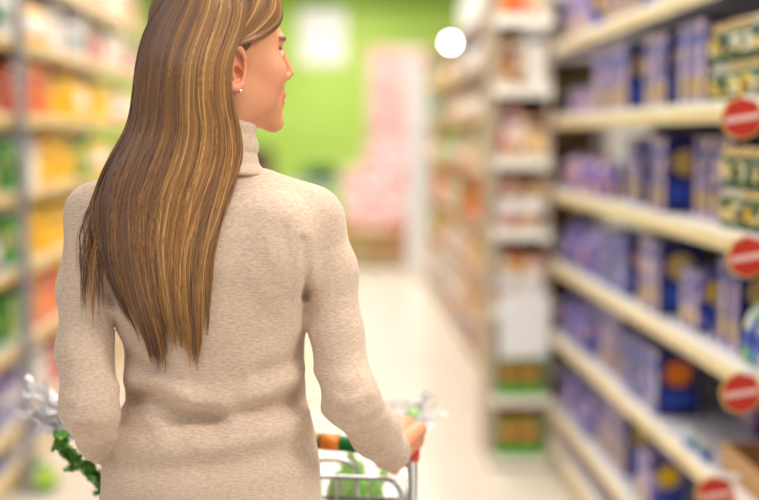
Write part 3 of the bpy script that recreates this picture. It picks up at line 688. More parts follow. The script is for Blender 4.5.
# --- body -------------------------------------------------------------
TH = math.radians(66); HC = np.array([P(221, 48, 1.955).x, 1.955, P(221, 48, 1.955).z])    # eye-level centre of the head
fx, fy = math.sin(TH), math.cos(TH)
def HL(X, Y, Z):
    x, y = X-HC[0], Y-HC[1]; return x*fx+y*fy, x*fy-y*fx, Z-HC[2]        # forward, right side, up
def HW(f, s_, u): return np.array([HC[0]+f*fx+s_*fy, HC[1]+f*fy-s_*fx, HC[2]+u])
def head(X, Y, Z):
    f, s_, u = HL(X, Y, Z); sa = np.abs(s_)
    E = lambda c, r: ell(f, s_, u, c, r)
    ES_ = lambda c, r: ell(f, sa, u, c, r)
    d = E((-.012, 0, .030), (.092, .071, .088))
    d = smin(d, E((.038, 0, -.012), (.054, .058, .075)), .03)
    d = smin(d, E((.040, 0, -.066), (.047, .046, .044)), .03)
    d = smin(d, E((.082, 0, -.110), (.016, .019, .015)), .026)          # chin
    d = smin(d, ES_((.025, .042, -.075), (.040, .016, .026)), .022)       # jaw
    d = smin(d, ES_((.064, .040, -.036), (.022, .020, .022)), .022)      # cheekbone
    d = smin(d, ES_((.080, .026, .013), (.010, .022, .006)), .014)      # brow
    d = smax(d, -ES_((.098, .031, -.008), (.020, .019, .012)), .014)     # socket
    d = smin(d, ES_((.074, .031, -.008), (.0125, .0125, .0125)), .002)   # eyeball / lid
    d = smin(d, cone(f, s_, u, (.088, 0, .010), (.1085, 0, -.034), .0065, .0075), .011)   # nose
    d = smin(d, ES_((.098, .011, -.040), (.010, .0065, .0065)), .006)
    d = smax(d, -ES_((.102, .0065, -.048), (.005, .003, .003)), .002)
    d = smin(d, E((.0885, 0, -.070), (.012, .021, .0065)), .007)
    d = smin(d, E((.0865, 0, -.081), (.012, .019, .0065)), .006)
    d = smax(d, -E((.104, 0, -.0755), (.012, .026, .0016)), .004)
    d = smin(d, E((.066, 0, -.084), (.026, .032, .030)), .012); d = smin(d, E((.082, 0, -.056), (.016, .022, .014)), .012)
    # neck
    d = smin(d, cone(X, Y, Z, HW(-.012, 0, -.075), V(NB)-np.array([0,0,.03]), .048, .050), .03)
    return d
def ear(f, s_, u):
    # plane of the ear tilted out; e = along back, h = up
    e = f+.006; h = u+.034; o_ = s_-.072-.25*(-e)*1.0
    ro = np.sqrt((e/.017)**2+((h-.002)/.030)**2)
    rim = np.sqrt(((ro-1)*.018)**2+(o_-.0085)**2)-.0034; rim = np.where((e > .006) & (np.abs(h+.004) < .016), rim+.004, rim)
    base = np.maximum(np.abs(o_)-.003, (ro-1)*.017)
    lobe = ell(e, o_, h, (.006, .001, -.024), (.009, .005, .010))
    trag = ell(e, o_, h, (.014, .002, -.004), (.004, .005, .007))
    anti = cone(e, o_, h, (-.004, .004, .012), (-.003, .004, -.012), .0028, .003)
    d = smin(base, rim, .004); d = smin(d, lobe, .005); d = smin(d, trag, .004); d = smin(d, anti, .003)
    d = smin(d, np.maximum(np.maximum(np.abs(ro-.93)*.017-.0022, o_-.009), -.02-o_), .002)
    d = smin(d, np.maximum((ro-.95)*.017, np.abs(o_+.006)-.008), .002)
    return smax(d, -ell(e, o_, h, (.004, .004, -.005), (.0062, .009, .0095)), .002)
def headear(X, Y, Z):
    return head(X, Y, Z)
def earR(X, Y, Z):
    f, s_, u = HL(X, Y, Z); return ear(f, s_, u)
def earL(X, Y, Z):
    f, s_, u = HL(X, Y, Z); return ear(f, -s_, u)
# hands: local builder in world coords
HP0 = np.array([-.405, 2.235, .945]); HP1 = np.array([.128, 2.145, .942])      # handle ends
HD = (HP1-HP0)/np.linalg.norm(HP1-HP0); FW = np.array([-HD[1], HD[0], 0.])       # along handle, forward
UP = np.array([0,0,1.])
def hpt(t): return HP0+(HP1-HP0)*t
def handle_z(t): return .016*(1-(2*t-1)**2)-.006
def hand_parts(W, hc, side):
    """W wrist, hc grip centre on the handle, side=+1 right hand (thumb to -HD)"""
    q = lambda a, f_, z: hc+HD*a*side+FW*f_+UP*z
    K = [q(-.030, -.004, .049), q(-.010, .002, .053), q(.011, .000, .049), q(.033, -.006, .043)]   # index .. little
    A = [q(-.036, .032, .036), q(-.012, .040, .038), q(.012, .036, .035), q(.030, .025, .028)]
    B = [q(-.036, .034, .006), q(-.012, .041, .004), q(.012, .038, .004), q(.021, .029, .004)]
    T = [q(-.034, .012, -.022), q(-.011, .014, -.025), q(.013, .012, -.024), q(.017, .010, -.019)]
    r0 = [.0092,.0095,.009,.008]
    segs = []
    for i in range(4):
        segs.append(('f', K[i], A[i], r0[i]+.0006, r0[i])); segs.append(('f', A[i], B[i], r0[i], r0[i]-.0008)); segs.append(('f', B[i], T[i], r0[i]-.0008, r0[i]-.0018))
    wd = HD*side
    for i in range(4): segs.append(('p', W+wd*(-.014+.0095*i)+UP*.004, K[i], .0145, r0[i]+.0025))
    for q_ in (.012, .022): segs.append(('p', W+wd*.010-UP*q_*.5, K[3]-UP*q_-HD*side*.006, .014, .0125))
    tb = W+wd*-.016+(hc-W)*.34+UP*.004; t1 = q(-.042, -.008, .004); t2 = q(-.034, .010, -.022); t3 = q(-.012, .018, -.036)
    segs += [('t', tb, t1, .0145, .012), ('t', t1, t2, .0115, .0098), ('t', t2, t3, .0098, .008)]
    return segs
RW, LW = V(ARM_R[-1][0]), V(ARM_L[-1][0])
RHC = hpt(.965); LHC = hpt(.075)
RHC = RHC+UP*handle_z(.965); LHC = LHC+UP*handle_z(.075)
def handf(W, hc, side, arm):
    sg = hand_parts(W, hc, side); el = V(arm[-2][0])
    def fn(X, Y, Z):
        fing = None; palm = None
        for k in range(4):
            fk = None
            for (_, a, b, ra, rb) in [s for s in sg if s[0] == 'f'][3*k:3*k+3]:
                e = cone(X, Y, Z, a, b, ra, rb); fk = e if fk is None else smin(fk, e, .003)
            fing = fk if fing is None else smin(fing, fk, .0015)
        for (_, a, b, ra, rb) in [s for s in sg if s[0] == 'p']:
            e = cone(X, Y, Z, a, b, ra, rb); palm = e if palm is None else smin(palm, e, .008)
        th = None
        for (_, a, b, ra, rb) in [s for s in sg if s[0] == 't']:
            e = cone(X, Y, Z, a, b, ra, rb); th = e if th is None else smin(th, e, .004)
        d = smin(palm, fing, .006); d = smin(d, th, .007)
        fa = cone(X, Y, Z, W+(W-el)*.02, el, .0215, .026)
        d = smin(d, fa, .012)
        # knuckle dips between tendons
        return d
    return fn
vsL = []; fsL = []; n0 = 0; SK = []
def addp(vs, F, tagi):
    global n0
    vsL.append(vs); fsL.append(F+n0); n0 += len(vs); SK.append((len(vs), tagi))
vs, F = nets(headear, (HC[0]-.13, HC[1]-.13, HC[2]-.20), (HC[0]+.14, HC[1]+.13, HC[2]+.13), .0023); addp(vs, F, 1)
for fn_, sg_ in ((earR, 1), (earL, -1)):
    c = HW(-.006, .072*sg_, -.034); vs, F = nets(fn_, tuple(c-.040), tuple(c+.040), .0012); addp(vs, F, 1)
for W_, hc, side, ch in ((RW, RHC, 1, ARM_R), (LW, LHC, -1, ARM_L)):
    c = (W_+hc)/2; vs, F = nets(handf(W_, hc, side, ch), tuple(c-.11), tuple(c+.11), .0017); addp(vs, F, 2)
HIPZ = .93
def bodyfn(X, Y, Z):
    d = torso_arms(X, Y, Z, .012)+np.maximum(crease(X, Y, Z), 0)*1.1
    d = smax(d, Z-(NB.z+.02), .01)
    for s_ in (-1, 1):
        hx = TX[0]+s_*.078
        leg = smin(cone(X, Y, Z, (hx, 1.955, .84), (hx+s_*.005, 1.95, .47), .082, .052), cone(X, Y, Z, (hx+s_*.005, 1.95, .47), (hx+s_*.008, 1.97, .10), .052, .034), .03)
        leg = smin(leg, cone(X, Y, Z, (hx+s_*.008, 1.955, .075), (hx+s_*.02, 2.09, .045), .032, .022), .02)
        d = smin(d, leg, .03)
    return d
vs, F = nets(bodyfn, (-.50, 1.76, .0), (.12, 2.18, 1.47), .0085); 
addp(vs, F, 0)
vs = np.concatenate(vsL); F = np.concatenate(fsL)
M['skin'] = m = mat('skin', srgb(236,186,156), .48, spec=.35)
BS(m).inputs['Subsurface Weight'].default_value = .12; BS(m).inputs['Subsurface Radius'].default_value = (.01,.004,.002); BS(m).inputs['Subsurface Scale'].default_value = .6
vc = N(m, 'ShaderNodeVertexColor', layer_name='tone'); L(m, vc.outputs[0], BS(m).inputs['Base Color'])
me = npmesh('body', vs, F, [m]); ca = me.color_attributes.new('tone', 'FLOAT_COLOR', 'POINT')
f, s_, u = HL(vs[:,0], vs[:,1], vs[:,2]); isH = np.zeros(len(vs), bool); NHD = SK[0][0]+SK[1][0]+SK[2][0]; isH[:NHD] = True
colr = np.tile(np.array(srgb(216,152,112)), (len(vs), 1))
def mixc(mask, c):
    global colr
    mk = np.clip(mask, 0, 1)[:, None]; colr = colr*(1-mk)+np.array(srgb(*c))*mk
g = lambda x, c, w_: np.exp(-((x-c)/w_)**2)
mixc(isH*.45*g(f, .07, .03)*g(np.abs(s_), .045, .03)*g(u, -.045, .03), (232,140,120))
lip = isH*g(f, .098, .014)*(np.abs(s_) < .024)*np.clip(1.4-np.abs(u+.0755)/.009, 0, 1); mixc(lip*.8, (206,104,100))
mixc(isH*(f > .062)*(np.abs(s_) > .008)*(np.abs(s_) < .05)*np.clip(1.5-np.abs(u-.017+.12*(np.abs(s_)-.03)**2/.01)/.0035, 0, 1), (122,84,58))     # brows
mixc(isH*(f > .07)*np.clip(1.6-np.hypot(np.abs(s_)-.031, (u+.008)*1.8)/.009, 0, 1), (240,236,230))
mixc(isH*(f > .07)*np.clip(1.6-np.hypot(np.abs(s_)-.031, (u+.008))/.0045, 0, 1), (50,40,36))
mixc(isH*(f > .064)*np.clip(1.5-np.abs(u+.0005)/.0022, 0, 1)*(np.abs(np.abs(s_)-.033) < .014), (54,36,28))      # lashes
mixc(isH*.35*g(np.abs(s_), .078, .012)*g(f, -.006, .022)*g(u, -.034, .035), (228,130,106))
nh = SK[3][0]+SK[4][0]; hm = np.zeros(len(vs)); hm[NHD:NHD+nh] = .3; mixc(hm, (226,136,104))
ca.data.foreach_set('color', np.concatenate([colr, np.ones((len(vs),1))], 1).astype(np.float32).ravel())
body = pchild(bpy.data.objects.new('body', me))
# earring
ep = HW(.0, .082, -.066); b = MB(); b.lathe([(.0003,-.003),(.0022,-.002),(.003,0),(.0022,.002),(.0003,.003)], 12, tuple(ep))
o = b.build('earring', M['silver'], None); COL.objects.unlink(o); pchild(o); o['label'] = 'small silver stud earring'
# trousers and shoes (below the frame)
def trou(X, Y, Z):
    d = bodyfn(X, Y, Z)-.0085; d = smax(d, Z-.88, .005); return smax(d, .09-Z, .004)
vs, F = nets(trou, (-.42, 1.78, .05), (.06, 2.14, .95), .0085)
pchild(bpy.data.objects.new('trousers', npmesh('trousers', vs, F, [mat('dark_denim', srgb(44,52,76), .8)])))
for s_ in (-1, 1):
    hx = TX[0]+s_*.086
    def shoe(X, Y, Z):
        d = smin(cone(X, Y, Z, (hx, 1.945, .055), (hx+s_*.012, 2.10, .04), .042, .036), cone(X, Y, Z, (hx+s_*.012, 2.10, .036), (hx+s_*.014, 2.15, .03), .036, .026), .03)
        d = smin(d, cone(X, Y, Z, (hx, 1.955, .06), (hx, 1.955, .10), .043, .041), .02)
        return smax(d, .001-Z, .004)
    vs, F = nets(shoe, (hx-.07, 1.87, -.01), (hx+.08, 2.22, .16), .005)
    pchild(bpy.data.objects.new('shoe', npmesh('shoe', vs, F, [mat('brown_leather', srgb(96,60,40), .4)])))

# --- hair -------------------------------------------------------------
def hline(f): return -.012+(f-.008)*.46
def hairskull(X, Y, Z, off=0):
    f, s_, u = HL(X, Y, Z)
    d = ell(f, s_, u, (-.014, 0, .030), (.101+off, .082+off, .102+off))
    d = smin(d, ell(f, s_, u, (.010, 0, .055), (.070+off, .070+off, .070+off)), .02)
    return d
HE = [(P(192,80,1.9), (.076,.062,.085)), (P(186,128,1.905), (.080,.052,.075)), (P(174,175,1.885), (.088,.036,.075)), (P(155,225,1.864), (.088,.019,.08)), (P(163,272,1.866), (.050,.012,.065))]
def hairvol(X, Y, Z, off=0):
    d = hairskull(X, Y, Z, off)
    for c, r_ in HE: d = smin(d, ell(X, Y, Z, c, tuple(a+off for a in r_)), .03)
    return d
def hairbase(X, Y, Z):
    f, s_, u = HL(X, Y, Z); d = hairvol(X, Y, Z, -.006)
    # clear the face: in front of the ear only above the sweep line
    face = np.minimum(f+.026, hline(f)-u)          # >0 inside the cleared region
    d = smax(d, face, .004)
    low = (u < -.012); d = np.where(low, smax(d, f+.034, .004), d)
    return d
cols3 = [srgb(126,90,58), srgb(158,118,74), srgb(200,162,112), srgb(96,68,48), srgb(140,102,64)]
M['hair'] = m = mat('blond_brown_hair', (.3,.18,.08), .36, spec=.55)
vc = N(m, 'ShaderNodeVertexColor', layer_name='tone'); L(m, vc.outputs[0], BS(m).inputs['Base Color'])
vb, Fb = nets(hairbase, (-.42, 1.78, 1.12), (.03, 2.12, 1.78), .0045)
R_ = np.random.RandomState(3)
YS = np.linspace(1.70, 2.02, 97)
def surfY(x, z, off):
    """depth of the hair/sweater surface nearest the camera above (x, z), vectorised"""
    X = np.repeat(x[:, None], len(YS), 1); Z = np.repeat(z[:, None], len(YS), 1); Yg = np.repeat(YS[None], len(x), 0)
    d = np.minimum(hairvol(X, Yg, Z), torso_arms(X, Yg, Z)-.003)-off[:, None]
    hit = d < 0; i = np.argmax(hit, 1); none = ~hit.any(1)
    i0 = np.maximum(i-1, 0); r = np.arange(len(x)); d0, d1 = d[r, i0], d[r, i]
    t = np.where(i > 0, d0/np.maximum(d0-d1, 1e-9), 0); y = YS[i0]+np.clip(t, 0, 1)*(YS[1]-YS[0])
    y[none] = YS[np.argmin(d, 1)][none]; return y
LY = [-60, 0, 30, 60, 100, 130, 160, 200, 250, 300, 340, 372]
LL = [204, 162, 143, 136, 132, 127, 108, 93, 96, 112, 132, 140]
LR = [214, 250, 245, 231, 231, 240, 242, 228, 212, 208, 208, 203]
NS, NC, K = 6500, 210, 40
ca_ = np.sort(R_.rand(NC)); cend = 290+70*R_.rand(NC)**.9; cend = np.where(ca_ < .12, 235+95*R_.rand(NC), cend); cend = np.where((ca_ >= .12) & (ca_ < .22), 285+60*R_.rand(NC), cend)
cend = np.where((ca_ > .72) & (ca_ < .93), 335+36*R_.rand(NC), cend); cend = np.where((ca_ > .2) & (ca_ < .42), 335+38*R_.rand(NC), cend); cend = np.where((ca_ > .5) & (ca_ < .7), 315+38*R_.rand(NC), cend); cend = np.where(ca_ >= .94, 300+40*R_.rand(NC), cend)
cshade = R_.choice(5, NC, p=[.28,.28,.18,.1,.16]); cph = R_.rand(NC)*6.28; camp = R_.rand(NC)
cl = R_.randint(0, NC, NS); a0 = np.clip(ca_[cl]+R_.randn(NS)*.03, 0, 1)
end = cend[cl]-R_.rand(NS)**1.5*80
y0 = -60+R_.rand(NS)*14
T = np.linspace(0, 1, K)
py = y0[:, None]+(end-y0)[:, None]*T[None]
def sm(y, tab):
    g_ = np.arange(-80, 420, 1.); v = np.interp(g_, LY, tab); kr = np.hanning(61); kr /= kr.sum()
    v = np.convolve(np.pad(v, 30, 'edge'), kr, 'valid'); return np.interp(y, g_, v)
Lx = sm(py, LL); Rx = sm(py, LR)
conv = np.clip((py-150)/190, 0, 1)
aa = a0[:, None]*(1-conv*.75)+ca_[cl][:, None]*conv*.75
aa = aa+.03*np.sin(py/50+cph[cl][:, None])*np.clip((py-40)/200, 0, 1)*(.3+camp[cl][:, None])+.010*np.sin(py/23+R_.rand(NS)[:, None]*6.28)*np.clip((py-80)/200, 0, 1)
px = Lx+(Rx-Lx)*aa
lay = R_.rand(NS)*.009-.002
# stray wisps on the left shoulder
NW = 60; wy = np.linspace(0, 1, K)[None]; we = 250+R_.rand(NW)*85
wpy = 150+(we-150)[:, None]*wy; wx0 = 122+R_.rand(NW)*12; wx1 = 78+R_.rand(NW)**.7*30
wpx = wx0[:, None]+(wx1-wx0)[:, None]*np.clip(wy*1.5, 0, 1)**.8+3*np.sin(wy*5+R_.rand(NW)[:, None]*6)
py = np.concatenate([py, wpy]); px = np.concatenate([px, wpx]); lay = np.concatenate([lay, R_.rand(NW)*.004]); cl2 = np.concatenate([cl, R_.randint(0, NC, NW)])
# px,py -> x,z on the plane Y=1.88, then push to the surface
Rm = np.array(_R)
def Pn(px, py, Y):
    dx = (px-379.5)/FPX; dy = -(py-250)/FPX
    d = np.stack([Rm[i,0]*dx+Rm[i,1]*dy-Rm[i,2] for i in range(3)], -1); t = Y/d[..., 1]
    return np.stack([d[...,0]*t, d[...,1]*t, CAMZ+d[...,2]*t], -1)
W0 = Pn(px, py, 1.88); X_, Z_ = W0[...,0], W0[...,2]
Y_ = surfY(X_.ravel(), Z_.ravel(), np.repeat(lay, K)).reshape(X_.shape)
for _ in range(2):
    Y_[:, 1:-1] = (Y_[:, :-2]+2*Y_[:, 1:-1]+Y_[:, 2:])/4
W0 = Pn(px, py, Y_)
strands = [W0]; sc_ = [cl2]
# swept fringe: from the parting forward, down, and back over the ear
NB_ = 1500; q = R_.rand(NB_); KB = K
clb = (q*40).astype(int); q = np.clip(q+R_.randn(NB_)*.01, 0, 1)
def cr(ps, t):
    n = len(ps)-1; x = t*n; i = np.minimum(x.astype(int), n-1); f_ = (x-i)[:, :, None]
    ps = [ps[0]]+ps+[ps[-1]]; A = np.stack(ps, 1); r = np.arange(A.shape[0])[:, None]
    p0, p1, p2, p3 = A[r, i], A[r, i+1], A[r, i+2], A[r, i+3]
    return .5*((2*p1)+(-p0+p2)*f_+(2*p0-5*p1+4*p2-p3)*f_**2+(-p0+3*p1-3*p2+p3)*f_**3)
st = lambda f_, s2, u_: np.stack([f_+0*q, s2+0*q, u_+0*q], -1)
pts = [st(-.03+.115*q, -.012, .14-.035*q**2), st(-.03+.12*q, .03+.012*q, .115-.035*q), st(-.03+.118*q, .066-.020*q, .07-.024*q),
       st(-.034+.085*q, .084-.010*q, .025-.007*q), st(-.036+.03*q, .088, -.006+.002*q), st(-.046+.006*q, .084, -.045), st(-.050, .080, -.085+0*q)]
tb = np.repeat(np.linspace(0, 1, K)[None], NB_, 0); H3 = cr(pts, tb)
H3 += (R_.randn(NB_)*.0012)[:, None, None]
# project on the hair skull
lyb = (R_.rand(NB_)*.006+.000)[:, None]
Wb = np.stack([HC[0]+H3[...,0]*fx+H3[...,1]*fy, HC[1]+H3[...,0]*fy-H3[...,1]*fx, HC[2]+H3[...,2]], -1)
ctr = HW(0, 0, .02)
for _ in range(6):
    d = hairskull(Wb[...,0], Wb[...,1], Wb[...,2])-lyb; v = Wb-ctr; v[..., 2] *= .4; v /= np.linalg.norm(v, axis=-1, keepdims=True); Wb = Wb-v*(d*.8)[..., None]
strands.append(Wb); sc_.append(clb)
SN = np.concatenate(strands); CN = np.concatenate(sc_); ns = len(SN)
rad = (.0005+.0005*R_.rand(ns))[:, None]*np.interp(T, [0, .05, .8, 1], [.6, 1, 1, .15])[None]
tan = np.gradient(SN, axis=1); tan /= np.linalg.norm(tan, axis=-1, keepdims=True)+1e-12
ref = np.array([.2, 1, .1]); s1 = np.cross(tan, ref); s1 /= np.linalg.norm(s1, axis=-1, keepdims=True)+1e-9; s2 = np.cross(tan, s1)
ring = np.stack([SN+rad[..., None]*(s1*math.cos(a)+s2*math.sin(a)) for a in (0, 2.094, 4.189)], 2)     # ns,K,3,3
base = (np.arange(ns)[:, None]*K+np.arange(K-1)[None])*3
fcs = []
for k in range(3):
    k2 = (k+1) % 3; fcs.append(np.stack([base+k, base+k2, base+3+k2, base+3+k], -1).reshape(-1, 4))
Fs = np.concatenate(fcs); Vs = ring.reshape(-1, 3)
pal = 1.15*np.array([srgb(100,74,60), srgb(130,92,56), srgb(162,116,64), srgb(194,150,92), srgb(222,186,130)])
kx = ca_*4.2; lock = .5+.5*np.sin(ca_*23+1.2)*np.cos(ca_*57); lv = np.clip(.55+1.3*ca_*(ca_ < .5)+1.1*(ca_ >= .5)*(1.15-.7*np.abs(ca_-.55))+2.1*(lock-.5)+.6*R_.randn(NC), 0, 3.99)
li = lv.astype(int); lf_ = (lv-li)[:, None]; ctab = pal[li]*(1-lf_)+pal[np.minimum(li+1, 4)]*lf_; per = (.86+.28*R_.rand(ns))[:, None]
sc0 = ctab[CN % NC]*per; nb0 = ns-NB_; fr = np.clip(1.7+.9*np.sin(q*31)+.5*R_.randn(NB_), 0, 3.99); fi = fr.astype(int); sc0[nb0:] = pal[fi]*per[nb0:] 
lt = R_.rand(ns) < .05; sc0[lt] *= 1.5; dk = R_.rand(ns) < .06; sc0[dk] *= .6
tip = np.interp(T, [0,.5,1], [.88,1.0,1.12])
vcol = (sc0[:, None, None, :]*tip[None, :, None, None]*np.ones((1,1,3,1))).reshape(-1, 3)
allV = np.concatenate([vb, Vs]); allF = np.concatenate([Fb, Fs+len(vb)])
bc = np.tile(np.array(srgb(112,82,56)), (len(vb), 1)); allC = np.concatenate([bc, vcol])
me = npmesh('hair', allV, allF, [M['hair']]); ca = me.color_attributes.new('tone', 'FLOAT_COLOR', 'POINT')
ca.data.foreach_set('color', np.concatenate([allC, np.ones((len(allC),1))], 1).astype(np.float32).ravel())
o = pchild(bpy.data.objects.new('hair', me))

# ------------------------------------------------------------------ shopping trolley
yawc = math.atan2(HP1[1]-HP0[1], HP1[0]-HP0[0]); cc = (HP0+HP1)/2
cart = empty('shopping_trolley', (cc[0], cc[1], 0), yawc, label='zinc wire shopping trolley with green handle pushed by the woman', cat='shopping trolley')
HLn = float(np.linalg.norm(HP1-HP0)); hh = HLn/2
def hz(x): return .945+handle_z((x+hh)/HLn)
xs = [-hh+.0+i*(HLn)/24 for i in range(25)]
hb = MB().tube([(x, 0, hz(x)) for x in xs], .0135, 14).build('handle', M['handleg'], cart)
for x0, x1 in ((.115, .147), (.09, .11), (-.10, -.07), (-.065, -.05)):
    MB().tube([(x0, 0, hz(x0)), ((x0+x1)/2, 0, hz((x0+x1)/2)), (x1, 0, hz(x1))], .0139, 14).build('printed_band', M['handleo'], hb)
for s_ in (-1, 1):
    MB().tube([(s_*(hh-.012), 0, hz(hh)), (s_*(hh+.012), 0, hz(hh)-.001)], .0158, 14).build('end_cap', M['red'], cart)
    MB().tube(rounded([(s_*hh, .0, .938), (s_*hh, .012, .90), (s_*(hh-.005), .03, .60), (s_*(hh-.02), .05, .30), (s_*(hh-.02), .35, .22), (s_*(hh-.06), .78, .20)], .06), .0085, 10).build('side_frame', M['chrome'], cart)
# basket: tapered wire box
zt, zb = .845, .50
def rim(z, t): # t 0 rear, 1 front
    return None
W0_, W1_, Lb = hh-.015, hh-.075, .70
def bx_(s, t, z):
    k = (z-zb)/(zt-zb); wdt = (W0_+(W1_-W0_)*t)*(.86+.14*k); y = .035+(.02*(1-k))+(Lb-.08*(1-k))*t; return (s*wdt, y, z+.02*t*k)
bk = MB()
loop = [bx_(-1,0,zt), bx_(-1,1,zt), bx_(1,1,zt), bx_(1,0,zt)]
bk.tube(loop, .005, 8, closed=True)
for z in (.56,.62,.69,.76,.83): bk.tube([bx_(-1,0,z), bx_(-1,1,z), bx_(1,1,z), bx_(1,0,z)], .0022, 6, closed=True)
for i in range(17):
    t = i/16
    for s_ in (-1, 1): bk.tube([bx_(s_,t,zt), bx_(s_,t,zb)], .0018, 6)
for i in range(13):
    s_ = -1+2*i/12
    bk.tube([bx_(s_,1,zt), bx_(s_,1,zb)], .0018, 6); bk.tube([bx_(s_,0,zb), bx_(s_,1,zb)], .0018, 6)
for j in range(9): bk.tube([bx_(-1,j/8,zb), bx_(1,j/8,zb)], .0018, 6)
bk.build('basket', M['chrome'], cart)
# rear gate and child seat frame with rounded corners, as seen right of the sweater
g_ = MB(); w_ = hh-.02
g_.tube(rounded([(-w_, .03, .55), (-w_, .012, .888), (w_, .012, .888), (w_, .03, .55)], .035), .0042, 8)
for i in range(1, 9): x = -w_+2*w_*i/9; g_.tube([(x, .012, .888), (x, .03, .55)], .0018, 6)
for z in (.84,.74,.64): g_.tube([(-w_, .018, z), (w_, .018, z)], .0018, 6)
g_.build('rear_gate', M['chrome'], cart)
g_ = MB()
g_.tube(rounded([(-.16, .10, .62), (-.16, .075, .902), (.165, .075, .902), (.165, .10, .62)], .03), .0042, 8)
for x in (-.1,-.05,0,.05,.1,.135): g_.tube([(x, .075, .902), (x, .10, .62)], .0018, 6)
g_.build('child_seat', M['chrome'], cart)
MB().box(-.16, .16, .08, .20, .60, .612, ch=.002).build('seat_flap', M['red'], cart)
for s_ in (-1, 1):
    for y in (.10, .72):
        x = s_*(hh-.03 if y < .3 else hh-.07)
        cst = MB().box(x-.016, x+.016, y-.02, y+.02, .09, .205 if y > .3 else .255, ch=.004).build('caster_fork', M['chrome'], cart)
        wh = MB().lathe([(.02,-.012),(.05,-.012),(.056,-.006),(.056,.006),(.05,.012),(.02,.012)], 24).build('wheel', M['black'], cst)
        wh.rotation_euler = (0, math.pi/2, 0); wh.location = (x, y, .057)
MB().box(-.2, .2, .1, .72, .21, .222).build('lower_rack', M['chrome'], cart)

# ------------------------------------------------------------------ groceries
def leafmesh(L_, W_, curl, frill, seed, n=16, mseg=12, th=.0012, rib=True):
    r = random.Random(seed); b = MB(); ph = r.random()*6
    top = []
    for i in range(n+1):
        t = i/n; wd = W_*math.sin(math.pi*min(1, (t*.9+.08)))**.7
        for j in range(mseg+1):
            v = -1+2*j/mseg; e = abs(v)**2
            x = v*wd+frill*.3*e*math.sin(t*31+ph); z = curl*t*t+.25*wd*v*v+frill*e*math.sin(t*26*math.copysign(1, v)+ph+v*3)
            top.append((x, t*L_+frill*.5*e*math.cos(t*37+ph), z+(-.004 if (rib and j == mseg//2) else 0)))
    m = mseg+1; b.add(top, [(i*m+j, i*m+j+1, (i+1)*m+j+1, (i+1)*m+j) for i in range(n) for j in range(mseg)], 0, True)
    bot = [(x, y, z-th) for x, y, z in top]
    b.add(bot, [(i*m+j, (i+1)*m+j, (i+1)*m+j+1, i*m+j+1) for i in range(n) for j in range(mseg)], 0, True)
    o = (n+1)*m
    for i in range(n):
        b.f += [(i*m, i*m+m, o+i*m+m, o+i*m), (i*m+mseg, o+i*m+mseg, o+(i+1)*m+mseg, (i+1)*m+mseg)]; b.m += [0,0]; b.sm += [True, True]
    return b
def leafmat(name, a, c):
    m = noisy(mat(name, a, .45, spec=.4), a, c, 30, detail=4, bump=.4, lo=.3, hi=.7); BS(m).inputs['Transmission Weight'].default_value = .0
    BS(m).inputs['Subsurface Weight'].default_value = .15; BS(m).inputs['Subsurface Radius'].default_value = (.004,.008,.002); M[name] = m; return m
leafmat('lettuce_green', srgb(48,120,30), srgb(120,176,64)); leafmat('pale_leaf', srgb(130,196,70), srgb(206,234,160))
def bunch(name, base, direc, n, Ls, Ws, frill, m, seed, label, cat, spread=.5, curl=.06):
    r = empty(name, base, label=label, cat=cat); rr = random.Random(seed)
    dq = Vector(direc).normalized()
    for i in range(n):
        o = leafmesh(rr.uniform(*Ls), rr.uniform(*Ws), rr.uniform(.2, 1)*curl, frill, seed*50+i).build('leaf', M[m], r)
        v = (dq+Vector((rr.uniform(-spread, spread), rr.uniform(-spread, spread), rr.uniform(-spread, spread)*.7))).normalized()
        o.rotation_mode = 'QUATERNION'; o.rotation_quaternion = v.to_track_quat('Y', 'Z') @ Vector((0,1,0)).rotation_difference(Vector((0,1,0)))
        o.location = (rr.uniform(-.012,.012), rr.uniform(-.012,.012), rr.uniform(-.01,.01))
    MB().tube([(0,0,0), tuple(-dq*.05)], [.016,.012], 10).build('stem', M['pale_leaf'], r)
    return r
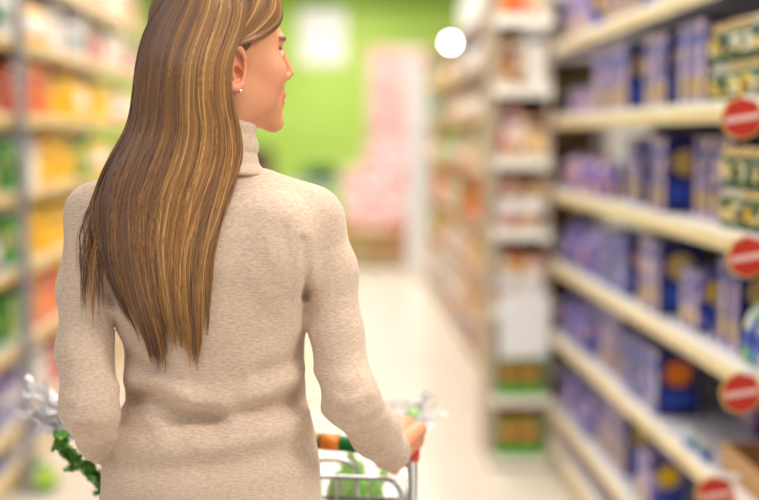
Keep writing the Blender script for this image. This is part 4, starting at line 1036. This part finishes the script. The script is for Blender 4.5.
# curly lettuce poking over the left rim
pth = [P(60,438,2.10), P(66,452,2.11), P(76,464,2.12), P(88,473,2.13), P(100,482,2.14), P(110,494,2.15)]
r = empty('lettuce', pth[-1], label='curly dark green leafy vegetable poking out below the left elbow', cat='vegetable'); rr = random.Random(5); p0 = pth[-1]
MB().tube([p-p0 for p in pth], [.003,.004,.005,.006,.007,.008], 8).build('stem', M['pale_leaf'], r)
for i in range(46):
    t = rr.random()*4.99; k = int(t); c = pth[k].lerp(pth[k+1], t-k)-p0
    o = leafmesh(rr.uniform(.02,.034), rr.uniform(.009,.014), rr.uniform(-.006,.008), .0035, 900+i, n=9, mseg=8).build('leaf', M['lettuce_green'], r)
    v = Vector((rr.uniform(-1,.6), rr.uniform(-.8,.8), rr.uniform(-.7,1))).normalized(); o.rotation_mode = 'QUATERNION'; o.rotation_quaternion = v.to_track_quat('Y', 'Z'); o.location = c-v*.006
# pale leafy stalks behind the rear gate on the right
A_ = P(352, 540, 2.36); B_ = P(366, 452, 2.30)
bunch('leafy_celery', A_, B_-A_, 9, (.13,.185), (.024,.034), .003, 'pale_leaf', 8, 'pale green leafy vegetable standing behind the wire gate below the right forearm', 'vegetable', .34, .02)
# clear crinkled bags
M['film'] = m = mat('clear_film', (.97,.97,.98), .22, spec=1.); BS(m).inputs['Transmission Weight'].default_value = .22; BS(m).inputs['IOR'].default_value = 1.15
def bag(name, c, direc, L_, W_, seed, label, wid=1.):
    rr = random.Random(seed); b = MB(); dq = Vector(direc).normalized()
    for i in range(9):
        lf = leafmesh(L_*rr.uniform(.7, 1.1), W_*rr.uniform(.6, 1), rr.uniform(-.02, .02), .010, seed*77+i, n=22, mseg=14, th=.0004, rib=False)
        v = (dq+Vector([rr.uniform(-.38,.38) for _ in range(3)])*(.5 if L_ > .12 else 1)).normalized(); qn = v.to_track_quat('Y', 'Z') @ Matrix.Rotation(rr.uniform(0, 6.28), 3, 'Y').to_quaternion()
        b.add([tuple(qn @ Vector(p)) for p in lf.v], lf.f, 0, False)
    return b.build(name, M['film'], loc=c, label=label, cat='plastic bag')
a, b_ = P(112, 446, 2.34), P(24, 408, 2.24)
bag('plastic_bag', a, b_-a, .195, .018, 3, 'clear crinkled plastic bag sticking out left of the left forearm')
a, b_ = P(372, 440, 2.52), P(446, 407, 2.5)
bag('produce_bag', a, b_-a, .15, .014, 9, 'clear plastic bag end showing beyond the right hand')
MB().lathe([(.001,-.012),(.010,-.008),(.013,0),(.010,.008),(.001,.012)], 14).build('brussels_sprout', M['pale_leaf'], loc=P(413,413,2.5), label='small green sprout in the plastic bag beyond the right hand', cat='vegetable')
MB().box(-.11, .11, -.16, .16, 0, .26, ch=.004).build('grocery_box', M['white_print'], loc=(cc[0]-.08, cc[1]+.40, zb+.004), label='white grocery box lying in the middle of the trolley basket', cat='box')
